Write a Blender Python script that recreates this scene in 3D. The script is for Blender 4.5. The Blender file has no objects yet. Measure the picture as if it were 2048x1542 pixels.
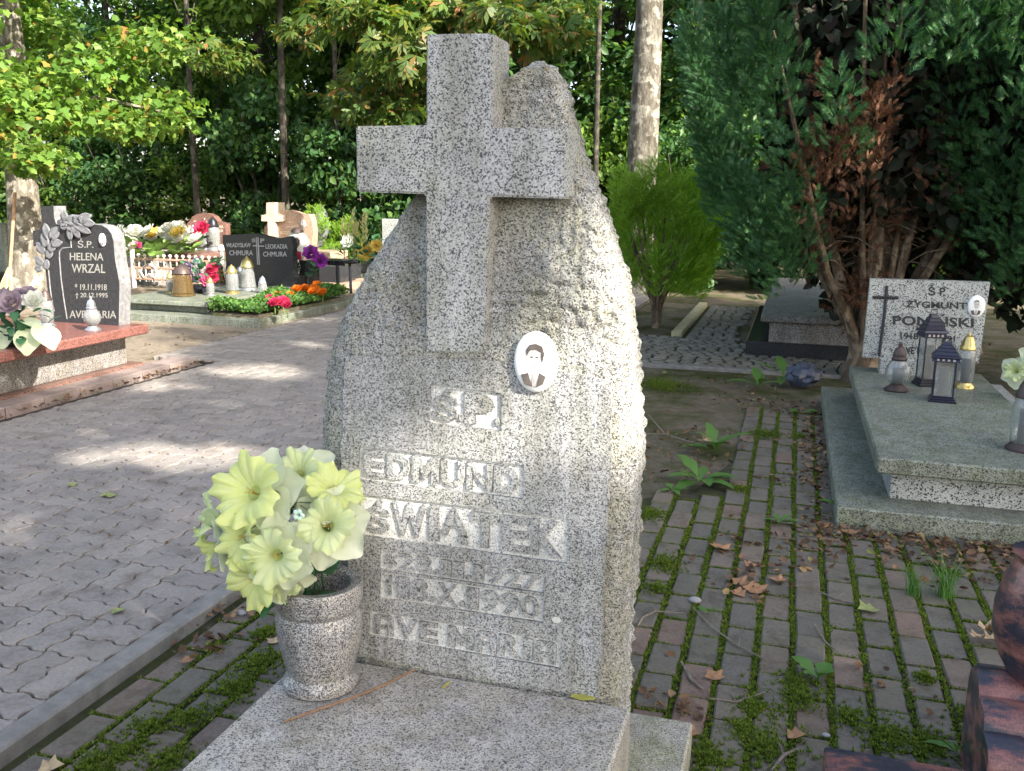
import bpy, bmesh, math, random
import numpy as np
from mathutils import Vector, Matrix, noise as mnoise

random.seed(11)
RNG = np.random.default_rng(11)
scene = bpy.context.scene
COL = scene.collection

# ------------------------------------------------------------ camera
CAM_H = 1.45
FOCAL = 1850.0 / 2048.0            # focal length over picture width
PITCH, YAW, ROLL = math.radians(11.6), math.radians(16.7), 0.013
_f = Vector((-math.sin(YAW) * math.cos(PITCH), math.cos(YAW) * math.cos(PITCH), -math.sin(PITCH)))
_r = Vector((math.cos(YAW), math.sin(YAW), 0))
_u = _r.cross(_f)
CR = _r * math.cos(ROLL) + _u * math.sin(ROLL)
CU = -_r * math.sin(ROLL) + _u * math.cos(ROLL)
cam_data = bpy.data.cameras.new('camera')
cam = bpy.data.objects.new('camera', cam_data)
COL.objects.link(cam)
cam.matrix_world = Matrix(((CR.x, CU.x, -_f.x, 0), (CR.y, CU.y, -_f.y, 0), (CR.z, CU.z, -_f.z, CAM_H), (0, 0, 0, 1)))
cam_data.sensor_width = 36.0
cam_data.lens = 36.0 * FOCAL
cam_data.clip_start = 0.05
cam_data.clip_end = 600
scene.camera = cam

# ------------------------------------------------------------ light
SUN = Vector((0.72, -0.38, 0.52)).normalized()       # towards the sun
elev = math.asin(SUN.z)
azim = math.atan2(SUN.x, SUN.y)
world = bpy.data.worlds.new('World')
scene.world = world
world.use_nodes = True
wn = world.node_tree.nodes
wl = world.node_tree.links
bgn = wn['Background']
sky = wn.new('ShaderNodeTexSky')
sky.sky_type = 'NISHITA'
sky.sun_disc = False
sky.sun_elevation = elev
sky.sun_rotation = azim
sky.air_density = 1.0
sky.dust_density = 3.0
sky.ozone_density = 0.3
hs = wn.new('ShaderNodeHueSaturation')
hs.inputs['Saturation'].default_value = 0.85
wl.new(sky.outputs[0], hs.inputs['Color'])
wl.new(hs.outputs[0], bgn.inputs[0])
bgn.inputs[1].default_value = 0.15
sun_data = bpy.data.lights.new('sun', 'SUN')
sun_data.energy = 5.0
sun_data.angle = math.radians(0.53)
sun_data.color = (1.0, 0.93, 0.82)
sun = bpy.data.objects.new('sun', sun_data)
COL.objects.link(sun)
sun.rotation_euler = SUN.to_track_quat('Z', 'Y').to_euler()
vs = scene.view_settings
scene.display_settings.display_device = 'sRGB'
vs.view_transform = 'Standard'
vs.look = 'None'
vs.gamma = 1.0
vs.use_curve_mapping = False
vs.exposure = 1.85
scene.render.engine = 'CYCLES'
scene.cycles.max_bounces = 8
scene.cycles.diffuse_bounces = 4
scene.cycles.glossy_bounces = 3
scene.cycles.transmission_bounces = 6
scene.cycles.transparent_max_bounces = 8
scene.cycles.caustics_reflective = False
scene.cycles.caustics_refractive = False
scene.cycles.use_denoising = True

# ------------------------------------------------------------ survey helper
def at(px, py, Y=None, Z=None, X=None):
    """point of the place seen at a picture position, on a given plane"""
    d = _f * 1850.0 + CR * (px - 1024.0) - CU * (py - 771.0)
    if Y is not None: t = Y / d.y
    elif Z is not None: t = (Z - CAM_H) / d.z
    else: t = X / d.x
    return Vector((0, 0, CAM_H)) + d * t

# ------------------------------------------------------------ mesh helpers
class MB:
    def __init__(s): s.v = []; s.f = []
    def add(s, v, f):
        o = len(s.v); s.v += [tuple(p) for p in v]; s.f += [tuple(i + o for i in q) for q in f]; return s
    def box(s, x0, x1, y0, y1, z0, z1):
        v = [(x, y, z) for z in (z0, z1) for y in (y0, y1) for x in (x0, x1)]
        return s.add(v, [(0, 2, 3, 1), (4, 5, 7, 6), (0, 1, 5, 4), (2, 6, 7, 3), (0, 4, 6, 2), (1, 3, 7, 5)])
    def cbox(s, x0, x1, y0, y1, z0, z1, c=0.004):
        """box with chamfered edges"""
        b = bmesh.new(); bmesh.ops.create_cube(b, size=1.0)
        for v in b.verts:
            v.co = Vector(((x0 + x1) / 2 + v.co.x * (x1 - x0), (y0 + y1) / 2 + v.co.y * (y1 - y0), (z0 + z1) / 2 + v.co.z * (z1 - z0)))
        bmesh.ops.bevel(b, geom=b.edges[:], offset=c, segments=1, affect='EDGES')
        b.verts.index_update()
        s.add([v.co for v in b.verts], [[v.index for v in f.verts] for f in b.faces]); b.free(); return s
    def lathe(s, prof, n=24, c=(0, 0, 0), cap=True):
        o = [(c[0] + r * math.cos(2 * math.pi * k / n), c[1] + r * math.sin(2 * math.pi * k / n), c[2] + z) for r, z in prof for k in range(n)]
        m = len(prof)
        f = [(j * n + k, j * n + (k + 1) % n, (j + 1) * n + (k + 1) % n, (j + 1) * n + k) for j in range(m - 1) for k in range(n)]
        if cap: f += [tuple(range(n))[::-1], tuple((m - 1) * n + k for k in range(n))]
        return s.add(o, f)
    def tube(s, pts, rad, n=8, cap=True):
        pts = [Vector(p) for p in pts]
        if not hasattr(rad, '__len__'): rad = [rad] * len(pts)
        vs_ = []; prev = None
        for i, p in enumerate(pts):
            t = (pts[min(i + 1, len(pts) - 1)] - pts[max(i - 1, 0)])
            if t.length < 1e-9: t = Vector((0, 0, 1))
            t.normalize()
            a = prev if prev is not None else (Vector((0, 0, 1)) if abs(t.z) < .9 else Vector((1, 0, 0)))
            a = (a - t * a.dot(t))
            if a.length < 1e-6: a = t.orthogonal()
            a.normalize(); prev = a; b = t.cross(a)
            for k in range(n):
                w = 2 * math.pi * k / n
                vs_.append(p + (a * math.cos(w) + b * math.sin(w)) * rad[i])
        f = [(j * n + k, j * n + (k + 1) % n, (j + 1) * n + (k + 1) % n, (j + 1) * n + k) for j in range(len(pts) - 1) for k in range(n)]
        if cap: f += [tuple(range(n))[::-1], tuple((len(pts) - 1) * n + k for k in range(n))]
        return s.add(vs_, f)
    def prism(s, poly, y0, y1):
        """outline in X-Z given as points, from depth y0 to y1"""
        n = len(poly)
        v = [(p[0], y0, p[1]) for p in poly] + [(p[0], y1, p[1]) for p in poly]
        return s.add(v, [tuple(range(n)), tuple(range(2 * n - 1, n - 1, -1))] + [(k, k + n, (k + 1) % n + n, (k + 1) % n) for k in range(n)])
    def sphere(s, c, r, n=10, m=7, sc=(1, 1, 1)):
        prof = [(r * math.sin(math.pi * j / m), -r * math.cos(math.pi * j / m)) for j in range(m + 1)]
        prof[0] = (r * .02, -r); prof[-1] = (r * .02, r)
        q = MB().lathe(prof, n)
        return s.add([(c[0] + x * sc[0], c[1] + y * sc[1], c[2] + z * sc[2]) for x, y, z in q.v], q.f)
    def obj(s, name, m, parent=None, smooth=False, kind=None):
        me = bpy.data.meshes.new(name); me.from_pydata(s.v, [], s.f); me.update()
        bm = bmesh.new(); bm.from_mesh(me); bmesh.ops.recalc_face_normals(bm, faces=bm.faces[:]); bm.to_mesh(me); bm.free()
        return link(name, me, m, parent, smooth, kind)

def link(name, me, m, parent=None, smooth=False, kind=None):
    if m is not None and not me.materials: me.materials.append(m)
    if smooth:
        me.polygons.foreach_set('use_smooth', [True] * len(me.polygons))
        if smooth != 'all':
            try: me.set_sharp_from_angle(angle=math.radians(38))
            except Exception: pass
    o = bpy.data.objects.new(name, me); COL.objects.link(o)
    if parent is not None: o.parent = parent
    if kind: o['kind'] = kind
    return o

def child_of(o, p):
    """parent without moving (thing empties are unrotated)"""
    o.parent = p; o.matrix_parent_inverse = p.matrix_basis.inverted(); return o

def thing(name, label, cat, loc=(0, 0, 0), group=None, rz=0.0):
    o = bpy.data.objects.new(name, None); COL.objects.link(o)
    o.empty_display_size = .1; o.location = loc; o.rotation_euler = (0, 0, rz)
    return tag(o, label, cat, group)
def tag(o, label, cat, group=None):
    o['label'] = label; o['category'] = cat
    if group: o['group'] = group
    return o
def struct(o): o['kind'] = 'structure'; return o
def copy_tree(o, parent=None):
    c = o.copy(); COL.objects.link(c)
    if parent is not None: c.parent = parent
    for ch in list(o.children): copy_tree(ch, c)
    return c

def np_mesh(name, V, Fc):
    """V (n,3) floats, Fc (m,k) ints"""
    me = bpy.data.meshes.new(name); V = np.asarray(V, np.float32); Fc = np.asarray(Fc, np.int32)
    m, k = Fc.shape
    me.vertices.add(len(V)); me.vertices.foreach_set('co', V.ravel())
    me.loops.add(m * k); me.loops.foreach_set('vertex_index', Fc.ravel())
    me.polygons.add(m); me.polygons.foreach_set('loop_start', np.arange(0, m * k, k, dtype=np.int32))
    me.polygons.foreach_set('loop_total', np.full(m, k, np.int32))
    me.update(calc_edges=True); me.validate(); return me

def scatter_mesh(name, bv, bf, rot, pos, scl):
    """many copies of a small leaf-like shape joined in one mesh"""
    bv = np.asarray(bv, float); bf = np.asarray(bf, int)
    M = len(pos); scl = np.asarray(scl, float).reshape(M, -1)
    P = bv[None] * (scl[:, None, :] if scl.shape[1] == 3 else scl[:, :, None])
    V = np.einsum('mij,mnj->mni', rot, P) + np.asarray(pos)[:, None, :]
    Fc = bf[None] + (np.arange(M) * len(bv))[:, None, None]
    return np_mesh(name, V.reshape(-1, 3), Fc.reshape(-1, bf.shape[1]))

def frames(axis, up=None, jitter=0.0):
    """rotation matrices whose local Y is axis and local Z near up"""
    A = np.asarray(axis, float); M = len(A)
    A = A / np.linalg.norm(A, axis=1, keepdims=True)
    Uv = RNG.normal(size=(M, 3)) if up is None else np.asarray(up, float) + RNG.normal(size=(M, 3)) * jitter
    Xv = np.cross(A, Uv); n = np.linalg.norm(Xv, axis=1, keepdims=True); n[n < 1e-6] = 1; Xv = Xv / n
    Zv = np.cross(Xv, A)
    return np.stack([Xv, A, Zv], axis=2)

LEAF = ([(0, 0, 0), (.34, .3, .1), (.24, .72, .08), (0, 1, -.04), (-.24, .72, .08), (-.34, .3, .1)], [(0, 1, 2, 3), (0, 3, 4, 5)])
def _maple():
    o = [(0, 0), (.40, .0), (.36, .24), (.62, .44), (.30, .60), (0, 1), (-.30, .60), (-.62, .44), (-.36, .24), (-.40, .0)]
    v = [(x, y, .12 * abs(x) - .12 * y * y) for x, y in o] + [(0, .4, -.02)]
    return v, [(k, (k + 1) % 10, 10) for k in range(10)]
MAPLE = _maple()
def _chest():
    v = []; f = []
    for a, l in ((-75, .7), (-38, .92), (0, 1.0), (38, .92), (75, .7)):
        a = math.radians(a); d = (math.sin(a), math.cos(a)); p = (d[1], -d[0]); o = len(v)
        v += [(0, 0, 0), (d[0] * l * .62 + p[0] * .15, d[1] * l * .62 + p[1] * .15, -.05), (d[0] * l, d[1] * l, -.22), (d[0] * l * .62 - p[0] * .15, d[1] * l * .62 - p[1] * .15, -.05)]
        f.append((o, o + 1, o + 2, o + 3))
    return v, f
CHEST = _chest()
def _frond(n=6, spread=.34, w=.05):
    v = [(-.022, 0, 0), (.022, 0, 0), (0, 1, 0.06)]; f = [(0, 1, 2)]
    for k in range(n):
        y = .12 + .72 * k / n
        for s in (-1, 1):
            o = len(v); L = spread * (1 - .75 * k / n) * (1.0 if k else .7)
            v += [(0, y, 0), (0, y + w * 1.7, 0), (s * L, y + L * .85, .05 + .02 * s)]
            f.append((o, o + 1, o + 2))
    return v, f
FROND = _frond(6, .36, .06)
FINE = _frond(7, .2, .04)

# ------------------------------------------------------------ materials
def newmat(name):
    m = bpy.data.materials.new(name); m.use_nodes = True
    nt = m.node_tree; return m, nt.nodes, nt.links, nt.nodes['Principled BSDF']
def coords(n, l, scale=(1, 1, 1)):
    tc = n.new('ShaderNodeTexCoord'); mp = n.new('ShaderNodeMapping'); mp.inputs['Scale'].default_value = scale
    l.new(tc.outputs['Object'], mp.inputs[0]); return mp.outputs[0]
def nz(n, l, vec, scale, detail=3, rough=.6, out='Fac'):
    t = n.new('ShaderNodeTexNoise'); t.inputs['Scale'].default_value = scale; t.inputs['Detail'].default_value = detail; t.inputs['Roughness'].default_value = rough
    if vec is not None: l.new(vec, t.inputs['Vector'])
    return t.outputs[0 if out == 'Fac' else 1]
def ramp(n, l, fac, stops, interp='LINEAR'):
    r = n.new('ShaderNodeValToRGB'); r.color_ramp.interpolation = interp
    e = r.color_ramp.elements
    while len(e) < len(stops): e.new(.5)
    for i, (p, c) in enumerate(stops):
        e[i].position = p; e[i].color = (c[0], c[1], c[2], 1) if hasattr(c, '__len__') else (c, c, c, 1)
    l.new(fac, r.inputs[0]); return r.outputs[0]
def mix(n, l, fac, a, b, mode='MIX'):
    m = n.new('ShaderNodeMix'); m.data_type = 'RGBA'; m.blend_type = mode
    if hasattr(fac, 'is_linked') or not isinstance(fac, (int, float)): l.new(fac, m.inputs[0])
    else: m.inputs[0].default_value = fac
    for k, c in ((6, a), (7, b)):
        if isinstance(c, tuple): m.inputs[k].default_value = (c[0], c[1], c[2], 1)
        else: l.new(c, m.inputs[k])
    return m.outputs[2]
def bump(n, l, h, bs, strength=.4, dist=.01, prev=None):
    b = n.new('ShaderNodeBump'); b.inputs['Strength'].default_value = strength; b.inputs['Distance'].default_value = dist
    l.new(h, b.inputs['Height'])
    if prev is not None: l.new(prev, b.inputs['Normal'])
    if bs is not None: l.new(b.outputs[0], bs.inputs['Normal'])
    return b.outputs[0]

def granite(name, light, mid, dark, scale=130, rough=.5, bmp=0.0, dirt=None, dirt_amt=.5, dark_amt=.2, mid_amt=.5, streak=None, bscale=60):
    m, n, l, bs = newmat(name); scale = scale * (3.0 if scale > 110 else 2.2 if scale > 30 else 1)
    v = coords(n, l, streak or (1, 1, 1))
    ns = nz(n, l, v, scale * .9, 2, .6, 'Color')
    add = n.new('ShaderNodeMix'); add.data_type = 'VECTOR'; add.inputs[0].default_value = .010 * 100 / scale
    l.new(v, add.inputs[4]); l.new(ns, add.inputs[5])
    vo = n.new('ShaderNodeTexVoronoi'); vo.inputs['Scale'].default_value = scale; l.new(add.outputs[1], vo.inputs['Vector'])
    sp = n.new('ShaderNodeSeparateColor'); l.new(vo.outputs['Color'], sp.inputs[0])
    c = ramp(n, l, sp.outputs[0], [(0, dark), (dark_amt, mid), (mid_amt, light), (.8, tuple(min(.8, x * 1.18) for x in light))], 'CONSTANT')
    big = nz(n, l, v, 5, 4, .6)
    c = mix(n, l, 1.0, c, ramp(n, l, big, [(.3, .78), (.7, 1.1)]), 'MULTIPLY')
    if dirt:
        st = nz(n, l, coords(n, l, (16, 16, 1.6)), 1.0, 5, .65)
        c = mix(n, l, 1.0, c, ramp(n, l, st, [(.36, (.74, .73, .68)), (.58, (1.04, 1.04, 1.05))]), 'MULTIPLY')
        d = ramp(n, l, nz(n, l, v, 9, 6, .7), [(.42, 0), (.68, 1)])
        mm = n.new('ShaderNodeMath'); mm.operation = 'MULTIPLY'; mm.inputs[1].default_value = dirt_amt; l.new(d, mm.inputs[0])
        c = mix(n, l, mm.outputs[0], c, mix(n, l, 1.0, c, tuple(x * 3.0 for x in dirt), 'MULTIPLY'))
    l.new(c, bs.inputs['Base Color']); bs.inputs['Roughness'].default_value = rough
    bs.inputs['Specular IOR Level'].default_value = .35
    if bmp: 
        b1 = bump(n, l, nz(n, l, v, bscale, 5, .65), None, bmp, .022)
        bump(n, l, nz(n, l, v, bscale * 4, 3, .6), bs, bmp * .6, .003, b1)
    return m

def plain(name, col, rough=.6, metal=0.0, var=.25, scale=14, bmp=0.0, col2=None, spec=.4, bscale=None, alpha=None):
    m, n, l, bs = newmat(name)
    v = coords(n, l)
    f = nz(n, l, v, scale, 5, .65)
    a = tuple(x * (1 - var) for x in col); b = col2 or tuple(min(1, x * (1 + var)) for x in col)
    l.new(ramp(n, l, f, [(.32, a), (.68, b)]), bs.inputs['Base Color'])
    bs.inputs['Roughness'].default_value = rough; bs.inputs['Metallic'].default_value = metal; bs.inputs['Specular IOR Level'].default_value = spec
    if bmp: bump(n, l, nz(n, l, v, bscale or scale * 5, 4, .65), bs, bmp, .01)
    return m

def glass(name, col=(1, 1, 1), rough=.05):
    m, n, l, bs = newmat(name)
    bs.inputs['Base Color'].default_value = (*col, 1); bs.inputs['Roughness'].default_value = rough
    bs.inputs['Transmission Weight'].default_value = .85; bs.inputs['IOR'].default_value = 1.3
    return m

def leafmat(name, stops, trans=.45, rough=.45, tcol=(1.25, 1.3, .55), patch=True):
    """leaf cards: colour differs leaf by leaf, light passes through"""
    m, n, l, bs = newmat(name)
    g = n.new('ShaderNodeNewGeometry')
    c = ramp(n, l, g.outputs['Random Per Island'], stops)
    if patch:
        tc = n.new('ShaderNodeTexCoord')
        c = mix(n, l, 1.0, c, ramp(n, l, nz(n, l, tc.outputs['Object'], .9, 2, .5), [(.3, .7), (.7, 1.25)]), 'MULTIPLY')
    l.new(c, bs.inputs['Base Color']); bs.inputs['Roughness'].default_value = rough; bs.inputs['Specular IOR Level'].default_value = .25
    tr = n.new('ShaderNodeBsdfTranslucent'); l.new(mix(n, l, 1.0, c, tcol, 'MULTIPLY'), tr.inputs[0])
    ms = n.new('ShaderNodeMixShader'); ms.inputs[0].default_value = trans
    l.new(bs.outputs[0], ms.inputs[1]); l.new(tr.outputs[0], ms.inputs[2]); l.new(ms.outputs[0], n['Material Output'].inputs[0])
    return m

MT = {}
MT['granite_face'] = granite('granite_face', (.385, .39, .395), (.27, .273, .278), (.085, .087, .097), 125, .45, .0, (.30, .30, .22), .3, .25, .55)
MT['granite_cross'] = granite('granite_cross', (.415, .42, .42), (.30, .302, .306), (.08, .082, .095), 112, .5, .05, (.28, .30, .16), .25, .24, .46)
MT['granite_rough'] = granite('granite_rough', (.46, .46, .45), (.35, .35, .34), (.11, .11, .115), 120, .85, .8, (.335, .333, .25), .7, .22, .5, bscale=55)
MT['granite_letter'] = granite('granite_letter', (.60, .60, .58), (.48, .48, .46), (.2, .2, .2), 130, .75, .3, None, 0, .1, .4)
MT['granite_slab'] = granite('granite_slab', (.41, .39, .365), (.29, .275, .26), (.06, .06, .065), 120, .4, .0, (.3, .28, .2), .35, .2, .5)
MT['granite_vase'] = granite('granite_vase', (.36, .355, .35), (.19, .19, .20), (.05, .05, .065), 150, .28, .0, (.3, .28, .2), .4, .3, .6)
MT['granite_grey'] = granite('granite_grey', (.235, .25, .215), (.155, .165, .14), (.05, .055, .05), 95, .5, .0, (.22, .28, .15), .5, .22, .5)
MT['granite_stele'] = granite('granite_stele', (.38, .395, .38), (.27, .285, .28), (.035, .037, .04), 85, .4, .0, None, 0, .2, .4)
MT['granite_dark'] = granite('granite_dark', (.05, .055, .06), (.03, .032, .036), (.015, .015, .018), 150, .16, 0, None, 0, .3, .7)
MT['granite_black'] = plain('granite_black', (.03, .031, .034), .2, 0, .3, 40, 0)
MT['granite_red'] = granite('granite_red', (.22, .095, .075), (.15, .06, .05), (.05, .03, .03), 90, .3, 0, None, 0, .22, .55)
MT['granite_brown'] = granite('granite_brown', (.24, .13, .10), (.15, .08, .065), (.04, .03, .03), 80, .3, 0, None, 0, .25, .6)
MT['granite_beige'] = granite('granite_beige', (.42, .30, .22), (.32, .22, .16), (.14, .10, .08), 60, .45, 0, None, 0, .2, .5)
MT['granite_plinth'] = granite('granite_plinth', (.26, .25, .24), (.17, .16, .16), (.05, .05, .05), 90, .6, .1, (.25, .2, .12), .4, .25, .6)
MT['terrazzo'] = granite('terrazzo', (.38, .36, .32), (.26, .25, .22), (.10, .10, .09), 150, .7, .2, (.2, .25, .1), .6, .2, .5)
MT['stone_side'] = plain('stone_side', (.17, .17, .175), .8, 0, .35, 30, .6)
MT['stone_relief'] = plain('stone_relief', (.13, .133, .14), .7, 0, .2, 30, .3)
MT['porcelain'] = plain('porcelain', (.80, .80, .78), .15, 0, .03, 5)
MT['print_dark'] = plain('print_dark', (.10, .085, .08), .3, 0, .3, 60)
MT['print_mid'] = plain('print_mid', (.33, .30, .29), .3, 0, .2, 60)
MT['print_skin'] = plain('print_skin', (.52, .50, .48), .3, 0, .08, 60)
MT['letter_grey'] = plain('letter_grey', (.03, .03, .032), .5, 0, .2, 40)
MT['letter_light'] = plain('letter_light', (.25, .245, .22), .5, 0, .15, 40)
MT['letter_silver'] = plain('letter_silver', (.30, .30, .31), .45, 0, .2, 40)
MT['letter_gold'] = plain('letter_gold', (.60, .52, .40), .5, 0, .15, 40)
MT['concrete'] = plain('concrete', (.185, .178, .165), .9, 0, .25, 18, .35, None, .2, 160)
MT['metal_black'] = plain('metal_black', (.02, .021, .028), .3, .2, .3, 20)
MT['metal_navy'] = plain('metal_navy', (.018, .02, .038), .3, .3, .25, 20)
MT['metal_rust'] = plain('metal_rust', (.33, .21, .15), .7, .0, .35, 40, .3)
MT['metal_paint'] = plain('metal_paint', (.55, .48, .42), .55, .1, .3, 40)
MT['metal_gold'] = plain('metal_gold', (.55, .42, .16), .3, .85, .2, 20)
MT['metal_silver'] = plain('metal_silver', (.55, .55, .56), .3, .85, .2, 20)
MT['metal_brown'] = plain('metal_brown', (.07, .05, .045), .5, .3, .3, 20)
MT['glass_clear'] = glass('glass_clear', (.94, .97, .96), .06)
MT['glass_brown'] = glass('glass_brown', (.45, .3, .12), .1)
MT['glass_red'] = glass('glass_red', (.75, .04, .06), .1)
MT['wax'] = plain('wax', (.72, .74, .73), .5, 0, .08, 12)
MT['wax_red'] = plain('wax_red', (.45, .03, .04), .5, 0, .1, 12)
MT['wood'] = plain('wood', (.33, .20, .11), .8, 0, .3, 20, .3)
MT['straw'] = plain('straw', (.45, .34, .18), .9, 0, .3, 40)
MT['bag'] = plain('bag', (.045, .055, .085), .4, 0, .35, 25, .8, None, .5, 30)
MT['twig'] = plain('twig', (.18, .15, .12), .9, 0, .35, 60, .5)
MT['twig_red'] = plain('twig_red', (.20, .125, .08), .8, 0, .3, 60, .3)
MT['pebble'] = plain('pebble', (.26, .25, .25), .7, 0, .2, 30)
# foliage
MT['leaf_maple'] = leafmat('leaf_maple', [(0, (.08, .16, .03)), (.5, (.13, .24, .045)), (.93, (.22, .31, .06)), (1, (.36, .17, .05))], .48)
MT['leaf_wood'] = leafmat('leaf_wood', [(0, (.06, .12, .03)), (.5, (.10, .19, .04)), (1, (.19, .28, .06))], .5)
MT['leaf_deep'] = leafmat('leaf_deep', [(0, (.03, .08, .03)), (.6, (.05, .12, .04)), (1, (.10, .18, .045))], .42)
MT['leaf_chest'] = leafmat('leaf_chest', [(0, (.05, .10, .022)), (.55, (.085, .14, .03)), (.85, (.14, .16, .03)), (.96, (.18, .13, .035)), (1, (.26, .13, .05))], .42)
MT['leaf_thuja'] = leafmat('leaf_thuja', [(0, (.022, .075, .03)), (.6, (.042, .125, .045)), (1, (.10, .20, .065))], .2, .5, (1.2, 1.25, .6))
MT['leaf_dead'] = leafmat('leaf_dead', [(0, (.06, .03, .02)), (.6, (.12, .055, .03)), (1, (.22, .11, .06))], .2, .7, (1.2, 1, .7))
MT['leaf_cypress'] = leafmat('leaf_cypress', [(0, (.14, .30, .03)), (.6, (.27, .46, .05)), (1, (.42, .58, .09))], .5, .5, (1.2, 1.25, .5))
MT['leaf_litter'] = leafmat('leaf_litter', [(0, (.06, .035, .022)), (.4, (.12, .07, .04)), (.8, (.20, .12, .07)), (.95, (.28, .2, .1)), (1, (.15, .17, .05))], .15, .8, (1.1, 1, .8), False)
MT['moss'] = leafmat('moss', [(0, (.04, .07, .008)), (.5, (.09, .14, .014)), (1, (.18, .23, .026))], .3, .9, (1.1, 1.2, .5), False)
MT['weed'] = leafmat('weed', [(0, (.05, .13, .035)), (1, (.12, .23, .05))], .3, .5, (1.2, 1.25, .5), False)
MT['grass'] = leafmat('grass', [(0, (.06, .15, .04)), (1, (.12, .26, .07))], .35, .5, (1.2, 1.25, .5), False)
def flat_leaf(name, a, b, trans=.4, sc=20):
    m, n, l, bs = newmat(name)
    c = ramp(n, l, nz(n, l, coords(n, l), sc, 4, .6), [(.3, a), (.7, b)])
    l.new(c, bs.inputs['Base Color']); bs.inputs['Roughness'].default_value = .55; bs.inputs['Specular IOR Level'].default_value = .2
    tr = n.new('ShaderNodeBsdfTranslucent'); l.new(c, tr.inputs[0])
    ms = n.new('ShaderNodeMixShader'); ms.inputs[0].default_value = trans
    l.new(bs.outputs[0], ms.inputs[1]); l.new(tr.outputs[0], ms.inputs[2]); l.new(ms.outputs[0], n['Material Output'].inputs[0])
    return m
MT['petal_pale'] = flat_leaf('petal_pale', (.68, .73, .55), (.76, .79, .66))
MT['petal_lime'] = flat_leaf('petal_lime', (.57, .66, .33), (.67, .73, .45))
MT['petal_deep'] = flat_leaf('petal_deep', (.47, .56, .18), (.57, .64, .27))
MT['stamen'] = flat_leaf('stamen', (.62, .45, .12), (.72, .62, .25))
MT['silk_leaf'] = flat_leaf('silk_leaf', (.03, .10, .05), (.06, .16, .07), .25)
MT['petal_lilac'] = flat_leaf('petal_lilac', (.42, .26, .48), (.60, .42, .62))
MT['petal_dusk'] = flat_leaf('petal_dusk', (.33, .25, .29), (.46, .38, .42))
MT['petal_purple'] = flat_leaf('petal_purple', (.25, .03, .30), (.42, .08, .48))
MT['petal_red'] = flat_leaf('petal_red', (.45, .02, .08), (.62, .06, .14))
MT['petal_pink'] = flat_leaf('petal_pink', (.62, .08, .22), (.74, .18, .34))
MT['petal_orange'] = flat_leaf('petal_orange', (.62, .13, .01), (.75, .24, .02))
MT['petal_white'] = flat_leaf('petal_white', (.70, .72, .62), (.78, .78, .72))
MT['petal_yellow'] = flat_leaf('petal_yellow', (.65, .48, .08), (.72, .60, .2))
MT['leaf_bright'] = flat_leaf('leaf_bright', (.12, .26, .05), (.30, .42, .12))
MT['leaf_pale'] = flat_leaf('leaf_pale', (.52, .62, .34), (.70, .74, .54))
MT['leaf_spike'] = flat_leaf('leaf_spike', (.42, .42, .16), (.60, .58, .30))

def bark(name, a, b, c, sx=10):
    m, n, l, bs = newmat(name); v = coords(n, l, (1, 1, .35))
    col = ramp(n, l, nz(n, l, v, sx, 6, .7), [(.33, a), (.5, b), (.66, c)])
    v2 = coords(n, l); sp = ramp(n, l, nz(n, l, v2, 7, 3, .6), [(.52, 0), (.6, 1)])
    col = mix(n, l, sp, col, tuple(min(.6, x * 1.25) for x in c))
    l.new(col, bs.inputs['Base Color']); bs.inputs['Roughness'].default_value = .95; bs.inputs['Specular IOR Level'].default_value = .1
    bump(n, l, nz(n, l, v, sx * 3, 5, .7), bs, .9, .02); return m
MT['bark_grey'] = bark('bark_grey', (.07, .062, .05), (.14, .125, .10), (.25, .23, .19), 12)
MT['bark_lime'] = bark('bark_lime', (.045, .04, .032), (.10, .09, .072), (.19, .18, .15), 12)
MT['bark_dark'] = bark('bark_dark', (.022, .02, .016), (.045, .04, .033), (.085, .078, .062), 14)
MT['bark_brown'] = bark('bark_brown', (.07, .05, .035), (.13, .095, .065), (.22, .17, .12), 14)

def block(name, stops, wear, sc=90):
    """concrete blocks: each block its own shade, fine sand grain, stains"""
    m, n, l, bs = newmat(name)
    oi = n.new('ShaderNodeObjectInfo'); g = n.new('ShaderNodeNewGeometry')
    ad = n.new('ShaderNodeMath'); ad.operation = 'ADD'; l.new(oi.outputs['Random'], ad.inputs[0]); l.new(g.outputs['Random Per Island'], ad.inputs[1])
    fr = n.new('ShaderNodeMath'); fr.operation = 'FRACT'; l.new(ad.outputs[0], fr.inputs[0])
    c = ramp(n, l, fr.outputs[0], stops)
    pos = g.outputs['Position']
    c = mix(n, l, 1.0, c, ramp(n, l, nz(n, l, pos, sc, 4, .7), [(.3, .8), (.7, 1.2)]), 'MULTIPLY')
    c = mix(n, l, ramp(n, l, nz(n, l, pos, 3.2, 6, .7), [(.46, 0), (.72, .75)]), c, wear)
    c = mix(n, l, 1.0, c, ramp(n, l, nz(n, l, pos, 9, 7, .75), [(.34, (.66, .63, .6)), (.5, (1, 1, 1)), (.7, (1.1, 1.09, 1.07))]), 'MULTIPLY')
    l.new(c, bs.inputs['Base Color']); bs.inputs['Roughness'].default_value = .92; bs.inputs['Specular IOR Level'].default_value = .2
    bump(n, l, nz(n, l, pos, sc * 2, 4, .7), bs, .35, .004); return m
MT['paver'] = block('paver', [(0, (.20, .186, .172)), (.5, (.228, .209, .192)), (1, (.26, .235, .212))], (.215, .188, .165))
MT['brick'] = block('brick', [(0, (.115, .105, .09)), (.5, (.135, .12, .10)), (.85, (.15, .122, .10)), (1, (.17, .118, .095))], (.10, .10, .065))
MT['sett'] = block('sett', [(0, (.13, .125, .105)), (1, (.20, .19, .16))], (.13, .125, .09))
MT['tile_pink'] = block('tile_pink', [(0, (.20, .155, .145)), (1, (.25, .20, .185))], (.19, .165, .145))
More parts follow.
